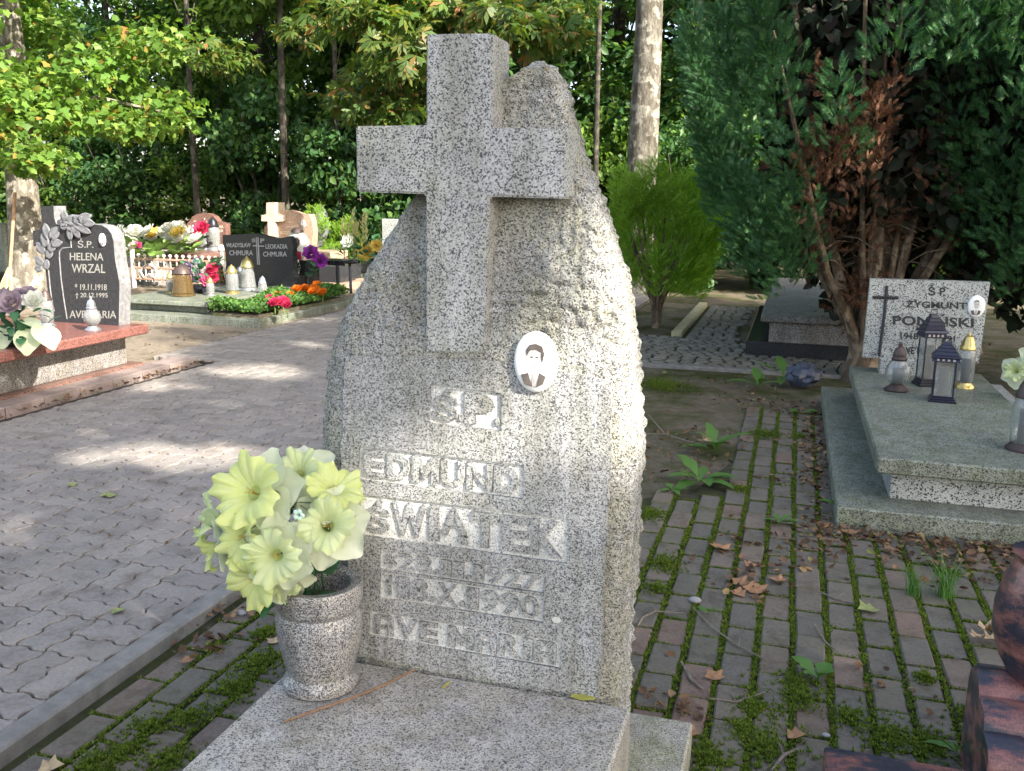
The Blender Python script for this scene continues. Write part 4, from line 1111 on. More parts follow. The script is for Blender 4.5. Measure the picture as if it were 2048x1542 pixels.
# small black stone far left
YM = 16.5
gm = thing('grave', 'small plain black headstone under the trees with pale bouquet', 'grave', (-14, YM, 0))
stele(gm, outl(C2, [(48, 328), (205, 332), (212, 470), (48, 470)], YM), YM, .15, MT['granite_black'])
for s, x0, y0, x1, y1 in (('Ś.P.', 120, 325, 142, 338), ('MARIA', 108, 355, 168, 368), ('HENDRYCZKO', 84, 376, 196, 392)): ctext(C2, gm, s, x0, y0 + 6, x1, y1 + 6, YM, MT['letter_silver'], .012)
line_part(gm, C2, [(70, 335), (72, 440)], YM, .015, MT['letter_silver'], 'cross_line'); line_part(gm, C2, [(55, 358), (88, 360)], YM, .015, MT['letter_silver'], 'cross_line')
a = at(*C2(20, 520), Y=15.6); b2 = at(*C2(240, 520), Y=15.6); zz = at(*C2(100, 490), Y=15.6).z
child_of(MB().cbox(a.x, b2.x, 15.2, 16.7, 0, zz, .02).obj('cover_slab', MT['granite_plinth']), gm)
p = at(*C2(80, 480), Y=15.6); t = thing('pale_bouquet', 'pink and white bunch on the small black grave', 'bouquet', (p.x, 15.6, zz))
roses(t, [((-.15, 0, .15), .12, 'petal_pink', (0, -.8, .5)), ((.05, -.05, .12), .15, 'petal_white', (0, -.9, .3)), ((.2, 0, .18), .12, 'petal_white', (.3, -.8, .5)), ((.3, 0, .1), .1, 'petal_pink', (.3, -.8, .5))]); greens(t, 26, .3, .2, 'silk_leaf', (.1, .16), .35)
# graves behind the bench, right side
gr = thing('grave', 'grey stepped grave slab with plants beyond the black bench', 'grave', (-5.6, 14.4, 0))
a = at(*C2(1850, 700), Y=13.6); b2 = at(*C2(2160, 700), Y=13.6)
child_of(MB().cbox(a.x, b2.x + .6, 13.6, 15.6, 0, at(*C2(1950, 672), Y=13.6).z, .01).obj('cover_slab', MT['granite_grey']), gr)
child_of(MB().cbox(a.x - .2, b2.x + .7, 13.4, 15.8, -.02, .12, .01).obj('base_slab', MT['granite_beige']), gr)
p = at(*C2(1990, 560), Y=13.9); zs_ = at(*C2(1990, 640), Y=13.9).z
t = thing('yellow_bouquet', 'yellow spray bouquet with a white bloom beyond the bench', 'bouquet', (p.x, 13.9, zs_))
greens(t, 60, .34, .5, 'silk_leaf', (.12, .2), .3); roses(t, [((-.2, -.1, .45), .12, 'petal_white', (-.2, -.9, .3)), ((.12, -.1, .3), .14, 'petal_yellow', (.2, -.9, .2)), ((.3, -.1, .4), .1, 'petal_yellow', (.2, -.9, .2))])
for k in range(7):
    b = MB(); x = random.uniform(-.4, .4); h_ = random.uniform(.45, .8)
    for j in range(16):
        v, f = petal_pts(.11, .022, .1, 2, 2); M = Matrix.Translation((x, 0, .3 + h_ * j / 16)) @ Matrix.Rotation(j * 2.4, 4, 'Z') @ Matrix.Rotation(.9, 4, 'X'); b.add([M @ Vector(p) for p in v], f)
    b.tube([(x, 0, .05), (x, 0, .3 + h_)], .01, 5); b.obj('flower_spike', MT['leaf_spike'], t, True)
gl_ = thing('urn_lamp', 'grey stone urn lamp behind the beige headstone', 'lamp', (at(*C2(1650, 430), Y=16).x, 16, 0))
uz = at(*C2(1650, 440), Y=16).z
MB().cbox(-.35, .35, -.2, .2, 0, uz).obj('pedestal', MT['granite_grey'], gl_); MB().lathe([(.16, uz), (.12, uz + .1), (.2, uz + .4), (.14, uz + .6), (.05, uz + .75)], 12).obj('urn', MT['stone_relief'], gl_, True)
gp_ = thing('headstone', 'pale headstone half hidden behind the rough boulder and cross', 'gravestone', (at(778, 440, Y=15).x, 15, 0))
z1 = at(778, 438, Y=15).z
MB().cbox(-.14, .35, 0, .14, 0, z1, .01).obj('slab', MT['granite_stele'], gp_); MB().cbox(-.3, .5, -.25, .3, 0, .18, .01).obj('foot', MT['granite_grey'], gp_)
ge = thing('headstone', 'bluish grey headstone standing left of the lime trunk', 'gravestone', (at(-5, 480, Y=11.2).x, 11.2, 0))
z1 = at(0, 446, Y=11.2).z
MB().cbox(-.5, .14, 0, .16, .2, z1, .03).obj('slab', MT['granite_grey'], ge); MB().cbox(-.6, .22, -.5, .3, 0, .2, .01).obj('foot', MT['granite_dark'], ge)

# ============================================================ IRON FENCE, BROOM
def fence():
    Yf = 11.9
    xa = at(268, 560, Y=Yf).x; xb = at(446, 560, Y=Yf).x; ztop = at(300, 502, Y=Yf).z
    t = thing('grave_fence', 'low rusty wrought iron grave fence with heart scrolls', 'fence', ((xa + xb) / 2, Yf, 0))
    w = (xb - xa) / 2
    for x in (-w, w):
        p_ = MB().tube([(x, 0, 0), (x, 0, ztop + .03)], .035, 8).obj('post', MT['metal_paint'], t, True); MB().sphere((x, 0, ztop + .07), .06, 10, 7).obj('ball', MT['metal_paint'], p_, True)
    for z in (.14, ztop * .55, ztop * .78): MB().cbox(-w, w, -.018, .018, z - .016, z + .016, .004).obj('rail', MT['metal_rust'], t)
    for k in range(13):
        x = -w + (k + 1) * 2 * w / 14
        q = MB().tube([(x, 0, .1), (x, 0, ztop * .86)], .011, 6).obj('picket', MT['metal_paint'], t, True); MB().sphere((x, 0, ztop * .88), .028, 8, 6).obj('finial', MT['metal_paint'], q, True)
    for cx in (-w * .62, w * .42):
        for s in (-1, 1):
            pts = [(cx, -.02, .22)] + [(cx + s * r_ * math.sin(a), -.02, ztop * .42 + .13 * math.cos(a)) for a, r_ in ((2.2, .12), (1.5, .15), (.9, .14), (.3, .10), (-.3, .05), (-.5, .02))]
            MB().tube(pts, .014, 6).obj('heart_scroll', MT['metal_paint'], t, True)
fence()
def broom():
    Yq = 9.75; h = at(30, 385, Y=Yq); f = at(8, 590, Y=Yq - .35)
    t = thing('broom', 'twig broom with wooden stick leaning on the lime trunk', 'broom', (f.x, f.y, 0))
    top = Vector((h.x - f.x, h.y - f.y, h.z)); mid = Vector((.05, .08, .42))
    MB().tube([mid, top], .02, 8).obj('stick', MT['wood'], t, True)
    b = MB()
    for k in range(70):
        a = random.uniform(0, 6.28); r_ = random.random(); e = Vector((.22 * r_ * math.cos(a) - .03, .10 * r_ * math.sin(a), 0.0))
        b.tube([mid + Vector((.02 * math.cos(a), .02 * math.sin(a), .05)), mid * .5 + e * .5 + Vector((0, 0, .02)), e], [.006, .005, .003], 4)
    b.obj('bristles', MT['straw'], t); MB().tube([mid - Vector((.0, 0, .03)), mid + Vector((.005, 0, .03))], .036, 8).obj('binding', MT['metal_rust'], t, True)
broom()

# ============================================================ GRAVE ON THE RIGHT, SHADED BY THE THUJA
YP = 6.52
gp = thing('grave', 'stepped grey granite grave with speckled headstone and inlaid black cross', 'grave', (.85, 5.5, 0))
child_of(MB().cbox(.265, 1.6, 4.22, 7.08, -.02, .10, .006).obj('base_slab', MT['granite_grey']), gp)
child_of(MB().cbox(.50, 1.4, 4.42, 6.8, .10, .245, .005).obj('plinth', MT['granite_stele']), gp)
child_of(MB().cbox(.425, 1.26, 4.31, 6.74, .245, .32, .008).obj('cover_slab', MT['granite_grey']), gp)
child_of(MB().cbox(P(1758, 740, YP)[0], P(1880, 740, YP)[0], YP - .02, YP + .1, .32, P(1745, 716, YP)[1] + .003, .004).obj('headstone_foot', MT['granite_stele']), gp)
def C7(x, y): return (1600 + x * .3762, 520 + y * .3762)
stele(gp, outl(C7, [(374, 100), (1012, 118), (950, 550), (332, 518)], YP), YP, .07, MT['granite_stele'])
for s, x0, y0, x1, y1, sl_ in (('Ś P', 875, 95, 1050, 205, .02), ('ZYGMUNT', 650, 255, 1262, 322, .035), ('PONIŃSKI', 525, 372, 1330, 496, .035), ('1918', 600, 575, 780, 640, .02), ('1991', 985, 600, 1145, 660, .03), ('AVE MARIA', 600, 712, 1000, 785, .03)):
    ctext(C9, gp, s, x0, y0, x1, y1, YP, MT['letter_grey'], .03, sl_)
line_part(gp, C9, [(466, 105), (440, 400), (408, 640), (388, 805)], YP, .011, MT['letter_grey'], 'inlaid_cross'); line_part(gp, C9, [(325, 222), (580, 228)], YP, .011, MT['letter_grey'], 'inlaid_cross')
medallion(P(*C9(1356, 310), YP), .052, .070, YP - .001, gp, 1)
def on_p(x, y): return at(*C9(x, y), Z=.32)
lantern('globe glass lantern with dark crown cap on the grey slab', on_p(560, 1150), .30, .075, 'round', 'metal_brown', 'metal_brown')
lantern('tall black metal lantern with stepped roof against the speckled headstone', on_p(860, 1095), .48, .062, 'square', 'metal_navy', 'metal_black', 'glass_clear', rz=.25)
lantern('square navy lantern with glass panes and white candle on grey slab', on_p(1010, 1250), .37, .066, 'square', 'metal_navy', 'metal_navy', 'glass_clear', rz=-.1)
lantern('clear lantern with gold dome cap and gold foot beside the navy lantern', on_p(1230, 1120), .345, .06, 'tall', 'metal_gold', 'metal_gold')
lantern('large clear glass lantern at the outer rim of the shaded grey slab', at(2047, 900, Z=.32), .36, .08, 'tall', 'metal_brown', 'metal_brown')
pv = at(2070, 800, Z=.32); vz = thing('flower_vase', 'dark vase of lime silk flowers on the shaded grey slab', 'vase', (pv.x, pv.y, .32))
MB().lathe([(.05, 0), (.06, .02), (.05, .06), (.075, .16), (.06, .2), (.05, .2)], 16).obj('body', MT['granite_dark'], vz, True)
b5 = thing('silk_bouquet', 'lime silk blooms at the outer rim of the shaded grey slab', 'bouquet', (pv.x, pv.y, .52))
for k, (x, y, d) in enumerate(((2032, 742, (-.5, -.8, .3)), (2075, 715, (.2, -.8, .6)), (2085, 765, (.3, -.9, .0)))):
    p = at(x, y, Y=pv.y - .05); place_bloom(b5, p, d, .95, k + 1, k)
    child_of(MB().tube([Vector((pv.x, pv.y, .5)), p - Vector(d) * .03], .004, 5).obj('stem', MT['silk_leaf']), b5)

# ============================================================ DARK GRAVE BEHIND THE THUJA
a = at(1492, 682, Z=.14); c = at(1492, 612, Z=.14)
gx = thing('grave', 'low dark stepped granite grave behind the thuja', 'grave', (.3, 10, 0))
child_of(MB().cbox(a.x, a.x + 1.5, a.y, 12.0, -.02, .14, .01).obj('base_slab', MT['granite_dark']), gx)
u0 = at(1522, 630, Z=.40)
child_of(MB().cbox(u0.x, u0.x + 1.3, u0.y, 13.2, .335, .40, .01).obj('cover_slab', MT['granite_plinth']), gx)
child_of(MB().cbox(u0.x + .08, u0.x + 1.2, u0.y + .06, 12.5, .14, .335, .01).obj('plinth', MT['granite_plinth']), gx)

# ============================================================ RED-BLACK GRANITE IN THE NEAR RIGHT CORNER
x0 = at(1942, 1306, Z=.30).x; yb_ = at(1942, 1306, Z=.30).y
gq = thing('grave_kerbstone', 'polished red and black granite block with rounded ribs', 'gravestone', (x0 + .3, yb_ - .2, 0))
pf = [(0, 0), (0, .24), (-.012, .275), (-.04, .295), (-.08, .30), (-.11, .293), (-.13, .28), (-.145, .262), (-.20, .262), (-.222, .245), (-.23, .215), (-.29, .208), (-.31, .19), (-.315, .12), (-.315, 0)]
v = [(x0 + dx, yb_ + y, z) for dx in (0, .012, .8) for y, z in pf]
for i in range(len(pf)): v[i] = (v[i][0], yb_ - .16 + (v[i][1] - yb_ + .16) * .95, v[i][2] * .97)
n = len(pf)
f = [tuple(range(n))[::-1], tuple(2 * n + k for k in range(n))] + [(j * n + k, j * n + (k + 1) % n, (j + 1) * n + (k + 1) % n, (j + 1) * n + k) for j in range(2) for k in range(n)]
child_of(MB().add(v, f).obj('ribbed_block', MT['granite_swirl'], None, True), gq)
fs = at(1648, 1490, Z=.09)
fo = MB().cbox(fs.x, x0 + .02, fs.y - 1.2, fs.y, -.02, .09, .006).obj('flat_slab', MT['granite_swirl'])
child_of(fo, gq)
vv = at(2082, 1345, Y=yb_ - .02); 
vq = thing('stone_vase', 'bulging dark red and black granite vase on the ribbed block', 'vase', (vv.x, yb_ - .07, .285))
MB().lathe([(.07, 0), (.09, .015), (.115, .06), (.135, .12), (.135, .19), (.12, .26), (.10, .31), (.11, .33), (.09, .33)], 36).obj('body', MT['granite_swirl'], vq, True)

# ============================================================ TREES AND SHRUBS
def cloud(centers, radii, n, flat=.6):
    """n leaf spots spread through clumps"""
    centers = np.asarray(centers, float); radii = np.asarray(radii, float)
    k = RNG.integers(0, len(centers), n)
    d = RNG.normal(size=(n, 3)); d /= np.linalg.norm(d, axis=1, keepdims=True)
    r = radii[k] * RNG.random(n) ** .45
    d[:, 2] *= flat
    return centers[k] + d * r[:, None], d
def ellip_clumps(c, R, n, shell=.5, zmin=None):
    out = []
    while len(out) < n:
        d = RNG.normal(size=3); d /= np.linalg.norm(d); r = shell + (1 - shell) * RNG.random()
        p = np.array(c) + d * np.array(R) * r
        if zmin is None or p[2] > zmin: out.append(p)
    return np.array(out)
def limbs(b, base, top, targets, r0, n=6):
    base = Vector(base); top = Vector(top)
    for t in targets:
        t = Vector(t); s = random.uniform(.35, 1.0); st = base.lerp(top, s)
        mid = st.lerp(t, .5) + Vector((random.uniform(-.2, .2), random.uniform(-.2, .2), random.uniform(.0, .3)))
        r = r0 * (.3 - .16 * s)
        b.tube([st, st.lerp(mid, .5), mid, t], [r, r * .8, r * .55, r * .2], n)
def trunk_tube(b, base, top, r0, r1, wob=.05, seg=10, n=14, flare=1.5):
    base = Vector(base); top = Vector(top); pts = []; rr = []
    for k in range(seg + 1):
        t = k / seg; p = base.lerp(top, t)
        pts.append(p + Vector((math.sin(t * 5 + r0 * 50) * wob * t, math.cos(t * 4 + r0 * 20) * wob * t, 0)))
        rr.append((r0 + (r1 - r0) * t) * (1 + (flare - 1) * max(0, 1 - t * seg * .9) ** 2))
    b.tube(pts, rr, n)
HOLES = []  # gaps cut into the unseen crowns along sun rays, so chosen spots are lit
def keep(pos):
    """leaf spots that stay clear of the sun gaps shaped into the canopy"""
    ok = np.ones(len(pos), bool); S = np.array(SUN)
    for c, r in HOLES:
        d = pos - np.array(c)[None]; t = d @ S; q = np.linalg.norm(d - t[:, None] * S[None], axis=1); ok &= ~((q < r + .02) & (t > 1.5))
    return ok
def tree(name, label, base, height, r0, clumps, cr, nleaf, leaf, size, mat, barkm, group=None, droop=.2, lean=(0, 0), flat=.6, nl=14, holes=False, up=.5):
    t = thing(name, label, 'tree', base, group)
    b = MB(); trunk_tube(b, (0, 0, -.05), (lean[0], lean[1], height), r0, r0 * .35, .06, 12)
    limbs(b, (0, 0, 0), (lean[0], lean[1], height), [tuple(c) for c in clumps[:nl]], r0)
    b.obj('trunk', MT[barkm], t, True)
    pos, d = cloud(clumps, np.full(len(clumps), cr) * RNG.uniform(.75, 1.25, len(clumps)), nleaf, flat)
    if holes: k = keep(pos + np.array(base)[None]); pos, d = pos[k], d[k]
    ax = d * .8 + RNG.normal(size=d.shape) * .5; ax[:, 2] -= droop
    fr = frames(ax, np.tile([0, 0, 1.0], (len(pos), 1)), 1 - up)
    link('crown', scatter_mesh('crown', leaf[0], leaf[1], fr, pos, RNG.uniform(size * .7, size * 1.25, len(pos))), MT[mat], t)
    return t
# --- the big-leaved tree over the left graves
bx = at(62, 590, Z=0)
c1 = np.array([[RNG.uniform(-4.2, 2.3), RNG.uniform(-2.0, 1.6), 0] for _ in range(84)])
for c in c1: c[2] = RNG.uniform(1.75 + .08 * abs(c[0]), 6.8) - .22 * max(0, c[0])
mp = tree('maple_tree', 'broad maple with bright sunlit leaves and blotched pale trunk on the left', (bx.x, bx.y, 0), 6.5, .24, c1, .62, 27000, MAPLE, .10, 'leaf_maple', 'bark_grey', droop=.5, flat=.45, nl=5)
# --- chestnut whose yellowing branches hang over the middle
cb_ = at(905, 590, Z=0)
c2 = []
for x, y, Yd in [(470, 60, 0), (520, 20, 1), (560, 120, 0), (640, 30, 0), (650, 170, .5), (700, 90, 0), (720, 200, 0), (760, 40, -.5), (780, 140, 0), (800, 230, 0), (840, 60, 0), (830, 180, .5), (900, 20, 0), (960, 30, 0), (1010, 40, -.3), (1060, 30, 0), (1090, 70, 0), (1130, 20, .4), (440, 110, .6), (600, 60, .8), (820, 110, -.6), (690, 20, -.6), (760, 220, .7)][6:]:
    p = at(x, y, Y=9.6 + Yd); c2.append((p.x - cb_.x, p.y - cb_.y, p.z))
c2 += [tuple(p) for p in ellip_clumps((.6, 0, 7.0), (2.6, 2.6, 2.0), 34, .4, 5.2)]
tree('chestnut_tree', 'chestnut tree with yellowing brown-edged leaves hanging above the cross', (cb_.x, cb_.y, 0), 6.5, .2, np.array(c2), .42, 4300, CHEST, .15, 'leaf_chest', 'bark_brown', droop=.5, flat=.5, nl=9)
# --- single straight trunk right of the cross
tb = at(1287, 560, Z=0); tb = Vector((at(1272, 520, Y=14.2).x, 14.2, 0))
wide = (60 / 1850) * 15.0 / 2
tree('lime_tree', 'tall straight tree with grey lichen-spotted trunk behind the round green cypress', tb, 10, wide * 1.1, ellip_clumps((0, 0, 9.5), (3.2, 3.0, 2.6), 40, .3), .8, 5000, LEAF, .2, 'leaf_wood', 'bark_lime', nl=14, lean=(.10, 0))

# --- wood behind: three grown forms, set out many times
protos = []
for k, (h, R_x, zc, Rz, n, m, sz) in enumerate(((9, 2.3, 5.4, 4.0, 7000, 'leaf_wood', .17), (10, 2.0, 5.0, 4.2, 5600, 'leaf_deep', .17), (8, 2.6, 4.6, 3.6, 7600, 'leaf_wood', .16))):
    protos.append(tree('wood_tree', 'x', (0, 0, 0), h, .11, ellip_clumps((0, 0, zc), (R_x, R_x, Rz), 38, .35, .9), .55, int(n * .8), LEAF, sz, m, 'bark_dark', nl=18, up=.4))
labs = ['leafy mid green tree in the wood behind the graves', 'slender dark leaved tree in the wood behind the graves', 'spreading low branched tree in the wood behind the graves']
grp = ['mid green wood trees', 'dark slender wood trees', 'spreading wood trees']
used = [0, 0, 0]
spots = [(-19.5, 19, 0, 1.1), (-17, 22, 2, 1.1), (-15.2, 18.5, 1, 1.0), (-13.2, 21.5, 0, 1.15), (-11.4, 18.6, 2, .95), (-9.7, 22.5, 1, 1.2), (-8.6, 18.3, 0, .95), (-6.6, 20.5, 2, 1.1), (-5.2, 17.9, 1, 1.0), (-4.0, 21.5, 0, 1.2), (-2.0, 18.7, 1, 1.0), (-.6, 22.5, 2, 1.2), (.8, 19.5, 0, 1.1), (3.0, 21.5, 1, 1.2), (5.0, 19, 2, 1.1), (-22, 23, 1, 1.2), (-18.5, 27, 0, 1.3), (-13, 27.5, 2, 1.35), (-8, 28, 0, 1.3), (-3.0, 28, 2, 1.35), (2.0, 28, 0, 1.3), (6.5, 26, 1, 1.3), (-20.5, 21, 1, 1.2), (-16, 24.5, 1, 1.25), (-12, 24, 1, 1.2), (-10.2, 20.3, 1, 1.1), (-7.4, 24.5, 1, 1.25), (-4.8, 25, 1, 1.25), (-2.4, 24.2, 1, 1.2), (-.2, 25.5, 1, 1.25), (-14.4, 20.2, 1, 1.05), (-17.6, 19.4, 1, 1.0)]
for i, (x, y, k, s) in enumerate(spots):
    o = protos[k] if used[k] == 0 else copy_tree(protos[k]); used[k] += 1
    o.location = (x, y, 0); o.rotation_euler = (0, 0, i * 1.7); o.scale = (s, s, s * random.uniform(.9, 1.1)); tag(o, labs[k], 'tree', grp[k])
for px, Yt, rr, lab in ((396, 16.6, .075, 'slim dark trunk rising behind the arched brown headstone'), (574, 16.2, .085, 'ivy-dark trunk rising behind the beige headstone with pale cross'), (1190, 16.0, .06, 'slim trunk between the rough boulder and the grey straight trunk'), (680, 16.8, .06, 'thin sapling trunk beside the urn lamp')):
    q = at(px, 430, Y=Yt); tree('slim_tree', lab, (q.x, Yt, 0), 9, rr, ellip_clumps((0, 0, 6.8), (1.7, 1.6, 2.4), 26, .3, 3.6), .55, 2600, LEAF, .16, 'leaf_wood', 'bark_dark', nl=8)
# understorey shrubs
sp = []
for k, (m, n) in enumerate((('leaf_deep', 5200), ('leaf_wood', 4600))):
    t = thing('shrub', 'x', 'shrub'); b = MB()
    for j in range(7):
        a = j * .9; b.tube([(.1 * math.cos(a), .1 * math.sin(a), -.05), (.4 * math.cos(a), .4 * math.sin(a), 1.0), (.9 * math.cos(a), .9 * math.sin(a), 2.2)], [.035, .025, .01], 6)
    b.obj('stems', MT['bark_dark'], t)
    cl = ellip_clumps((0, 0, 1.45), (1.35, 1.2, 1.35), 40, .45, .1); pos, d = cloud(cl, np.full(40, .42), n, .7)
    pos = pos[pos[:, 2] > 0.02]; ax = RNG.normal(size=pos.shape); ax[:, 2] -= .2
    link('foliage', scatter_mesh('foliage', *LEAF, frames(ax, np.tile([0, 0, 1.], (len(pos), 1)), .6), pos, RNG.uniform(.09, .15, len(pos))), MT[m], t); sp.append(t)
us = [0, 0]
for i, (x, y, k, s) in enumerate([(-17.8, 17, 0, 1), (-16, 17.6, 1, 1.1), (-13.8, 17.3, 0, 1.05), (-12.2, 17.7, 1, .95), (-10.6, 17.4, 0, 1.15), (-9.2, 17.8, 1, .9), (-7.7, 17.0, 0, 1.1), (-6.2, 17.2, 0, 1.15), (-4.6, 16.9, 0, 1.1), (-3.4, 17.6, 1, 1.0), (-2.0, 17.0, 0, 1.1), (-.5, 16.2, 0, 1.1), (.9, 15.6, 0, 1.0), (2.4, 15, 1, 1.1), (-1.6, 15.0, 0, .8), (3.6, 16.5, 0, 1.2), (-20, 19.5, 0, 1.2), (-3.0, 19.6, 1, 1.5), (-1.4, 20.2, 1, 1.6), (-5.6, 23, 1, 1.6), (.6, 23, 1, 1.7)]):
    o = sp[k] if us[k] == 0 else copy_tree(sp[k]); us[k] += 1
    o.location = (x, y, 0); o.rotation_euler = (0, 0, i * 2.1); o.scale = (s, s, s * random.uniform(.8, 1.25))
    tag(o, ['dense dark green shrub under the trees behind the graves', 'lighter green loose shrub under the trees behind the graves'][k], 'shrub', ['dark undergrowth shrubs', 'light undergrowth shrubs'][k])

# --- conifers
def plume(cl_pos, axes, L, R, nf, size):
    """flame-shaped sprays: many fronds along each axis"""
    P_, A_ = [], []
    for c, a, l_, r_ in zip(cl_pos, axes, L, R):
        a = np.array(a) / np.linalg.norm(a); o1 = np.cross(a, [0.3, .1, 1]); o1 /= np.linalg.norm(o1) + 1e-9; o2 = np.cross(a, o1)
        t = RNG.random(nf); w = RNG.uniform(0, 6.283, nf); rr = r_ * np.sqrt(RNG.random(nf)) * (1 - .7 * t)
        off = np.cos(w)[:, None] * o1 + np.sin(w)[:, None] * o2
        P_.append(np.array(c) + t[:, None] * l_ * a + rr[:, None] * off); A_.append(a[None] * .75 + off * .65 + RNG.normal(size=(nf, 3)) * .18)
    return np.concatenate(P_), np.concatenate(A_), RNG.uniform(size * .7, size * 1.2, nf * len(L))
def thuja(name, label, base, seed, scale=1.0, rot=0.0, fronds=130, patches=()):
    t = thing(name, label, 'conifer', base, None, rot); b = MB()
    rn = random.Random(seed); stems = []
    for k in range(17):
        a = -2.9 + k * 6.28 / 17 * 1.0 + rn.uniform(-.2, .2); out = rn.uniform(.4, 1.25)
        tip = Vector((out * math.cos(a), out * math.sin(a), rn.uniform(2.6, 4.2)))
        r0 = rn.uniform(.02, .04); mid = Vector((tip.x * .42, tip.y * .42, tip.z * .33))
        b.tube([(.08 * math.cos(a), .08 * math.sin(a), .0), (.13 * math.cos(a), .13 * math.sin(a), .35), mid, mid.lerp(tip, .5), tip], [r0 * 1.5, r0 * 1.2, r0, r0 * .7, r0 * .3], 7); stems.append((mid, tip))
    b.tube([(0, 0, -.05), (0, 0, .2), (.02, 0, .6), (.05, .02, 1.6)], [.22, .15, .12, .08], 12)
    b.obj('stems', MT['bark_brown'], t, True)
    pos, ax, L, R = [], [], [], []
    for k in range(235):
        z = rn.uniform(.95, 5.0); a = rn.uniform(-math.pi, math.pi)
        front = -math.sin(a)                              # towards -Y
        left = -math.cos(a)
        rad = 1.38 * math.sin(min(1, (z + .5) / 3.2) * 1.45) * (1 if z < 3.3 else max(.25, 1 - (z - 3.3) / 2.2))
        if z < 1.95 + .4 * math.sin(a * 3) - 1.05 * max(0, left) and front > -.35: continue
        pos.append((rad * math.cos(a), rad * math.sin(a), z - .35)); ax.append((.45 * math.cos(a), .45 * math.sin(a), 1)); L.append(rn.uniform(.45, .8)); R.append(rn.uniform(.17, .27))
    p, a_, s = plume(pos, ax, L, R, fronds, .115)
    link('green_sprays', scatter_mesh('green_sprays', *FROND, frames(a_), p, s), MT['leaf_thuja'], t)
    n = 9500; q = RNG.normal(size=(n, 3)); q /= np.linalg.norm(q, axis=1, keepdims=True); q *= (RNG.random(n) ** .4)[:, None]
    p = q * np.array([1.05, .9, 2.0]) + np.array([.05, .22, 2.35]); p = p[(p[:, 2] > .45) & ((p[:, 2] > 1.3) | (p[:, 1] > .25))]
    link('inner_shade_sprays', scatter_mesh('inner_shade_sprays', *LEAF, frames(RNG.normal(size=p.shape)), p, RNG.uniform(.09, .16, len(p))), MT['leaf_inner_shade'], t)  # dark core leaves added to blacken the thuja interior
    pos, ax, L, R = [], [], [], []
    for k in range(55):
        mid, tip = rn.choice(stems); q = mid.lerp(tip, rn.uniform(-.25, .38)); 
        q = q + Vector((rn.uniform(-.3, .3), rn.uniform(-.45, .2), rn.uniform(-.2, .2)))
        pos.append(tuple(q)); ax.append((rn.uniform(-.5, .5), rn.uniform(-.8, .2), rn.uniform(-.3, .8))); L.append(rn.uniform(.2, .4)); R.append(rn.uniform(.1, .2))
    for q in patches:
        for j in range(5): pos.append((q[0] + rn.uniform(-.16, .16), q[1] + rn.uniform(-.1, .1), q[2] + rn.uniform(-.2, .2))); ax.append((rn.uniform(-.4, .4), -.3, 1)); L.append(rn.uniform(.2, .35)); R.append(.12)
    p, a_, s = plume(pos, ax, L, R, 30, .085)
    link('dead_sprays', scatter_mesh('dead_sprays', *FROND, frames(a_), p, s), MT['leaf_dead'], t)
    tw = MB()
    for k in range(150):
        mid, tip = rn.choice(stems); q = Vector((0, 0, .5)).lerp(mid, rn.uniform(.3, 1.2)) + (tip - mid) * rn.uniform(0, .3); e = q + Vector((rn.uniform(-.35, .35), rn.uniform(-.5, .15), rn.uniform(-.1, .35)))
        tw.tube([q, q.lerp(e, .5) + Vector((0, 0, .04)), e], [.008, .006, .002], 4)
    tw.obj('dry_twigs', MT['bark_brown'], t, kind='stuff')
    t.scale = (scale,) * 3
    return t
tp = at(1700, 752, Z=0)
thuja('thuja', 'large dark green thuja with browned inside above the speckled headstone', (tp.x + .12, tp.y - .05, 0), 5, 1.0, 0.0, patches=[tuple(at(x, y, Y=tp.y - 1.15) - Vector((tp.x + .12, tp.y - .05, 0))) for x, y in ((1740, 255), (1730, 300), (1650, 345), (1690, 385))])
thuja('thuja', 'second thuja with brown dead sprays leaning over the stepped grey grave', (tp.x + 1.75, tp.y + .1, 0), 9, 1.02, 2.4, 105)
thuja('thuja', 'third thuja standing in the dark behind the other two', (tp.x + 1.1, tp.y + 1.9, 0), 14, 1.12, 4.0, 45)
def cypress():
    q = at(1312, 652, Z=0); t = thing('cypress_bush', 'bright green feathery cypress bush on thin stems by the cobbles', 'conifer', (q.x, q.y, 0)); b = MB(); pos, ax, L, R = [], [], [], []
    for k in range(11):
        a = k * .62; b.tube([(.02 * math.cos(a), .02 * math.sin(a), -.02), (.05 * math.cos(a), .05 * math.sin(a), .25), (.3 * math.cos(a), .3 * math.sin(a), .9), (.42 * math.cos(a), .42 * math.sin(a), 1.3)], [.028, .022, .014, .006], 6)
    b.obj('stems', MT['bark_brown'], t, True)
    for k in range(190):
        z = random.uniform(.30, 1.45); a = random.uniform(0, 6.28); rad = .68 * math.sin(min(1, (z + .05) / .8) * 1.5) * (1 if z < 1.0 else max(.3, 1.0 - (z - 1.0) * 1.1)) * random.uniform(.55, 1)
        pos.append((rad * math.cos(a), rad * math.sin(a), z)); ax.append((.4 * math.cos(a), .4 * math.sin(a), 1)); L.append(random.uniform(.25, .5)); R.append(random.uniform(.06, .11))
    p, a_, s = plume(pos, ax, L, R, 44, .15)
    link('sprays', scatter_mesh('sprays', *FINE, frames(a_), p, s), MT['leaf_cypress'], t)
cypress()
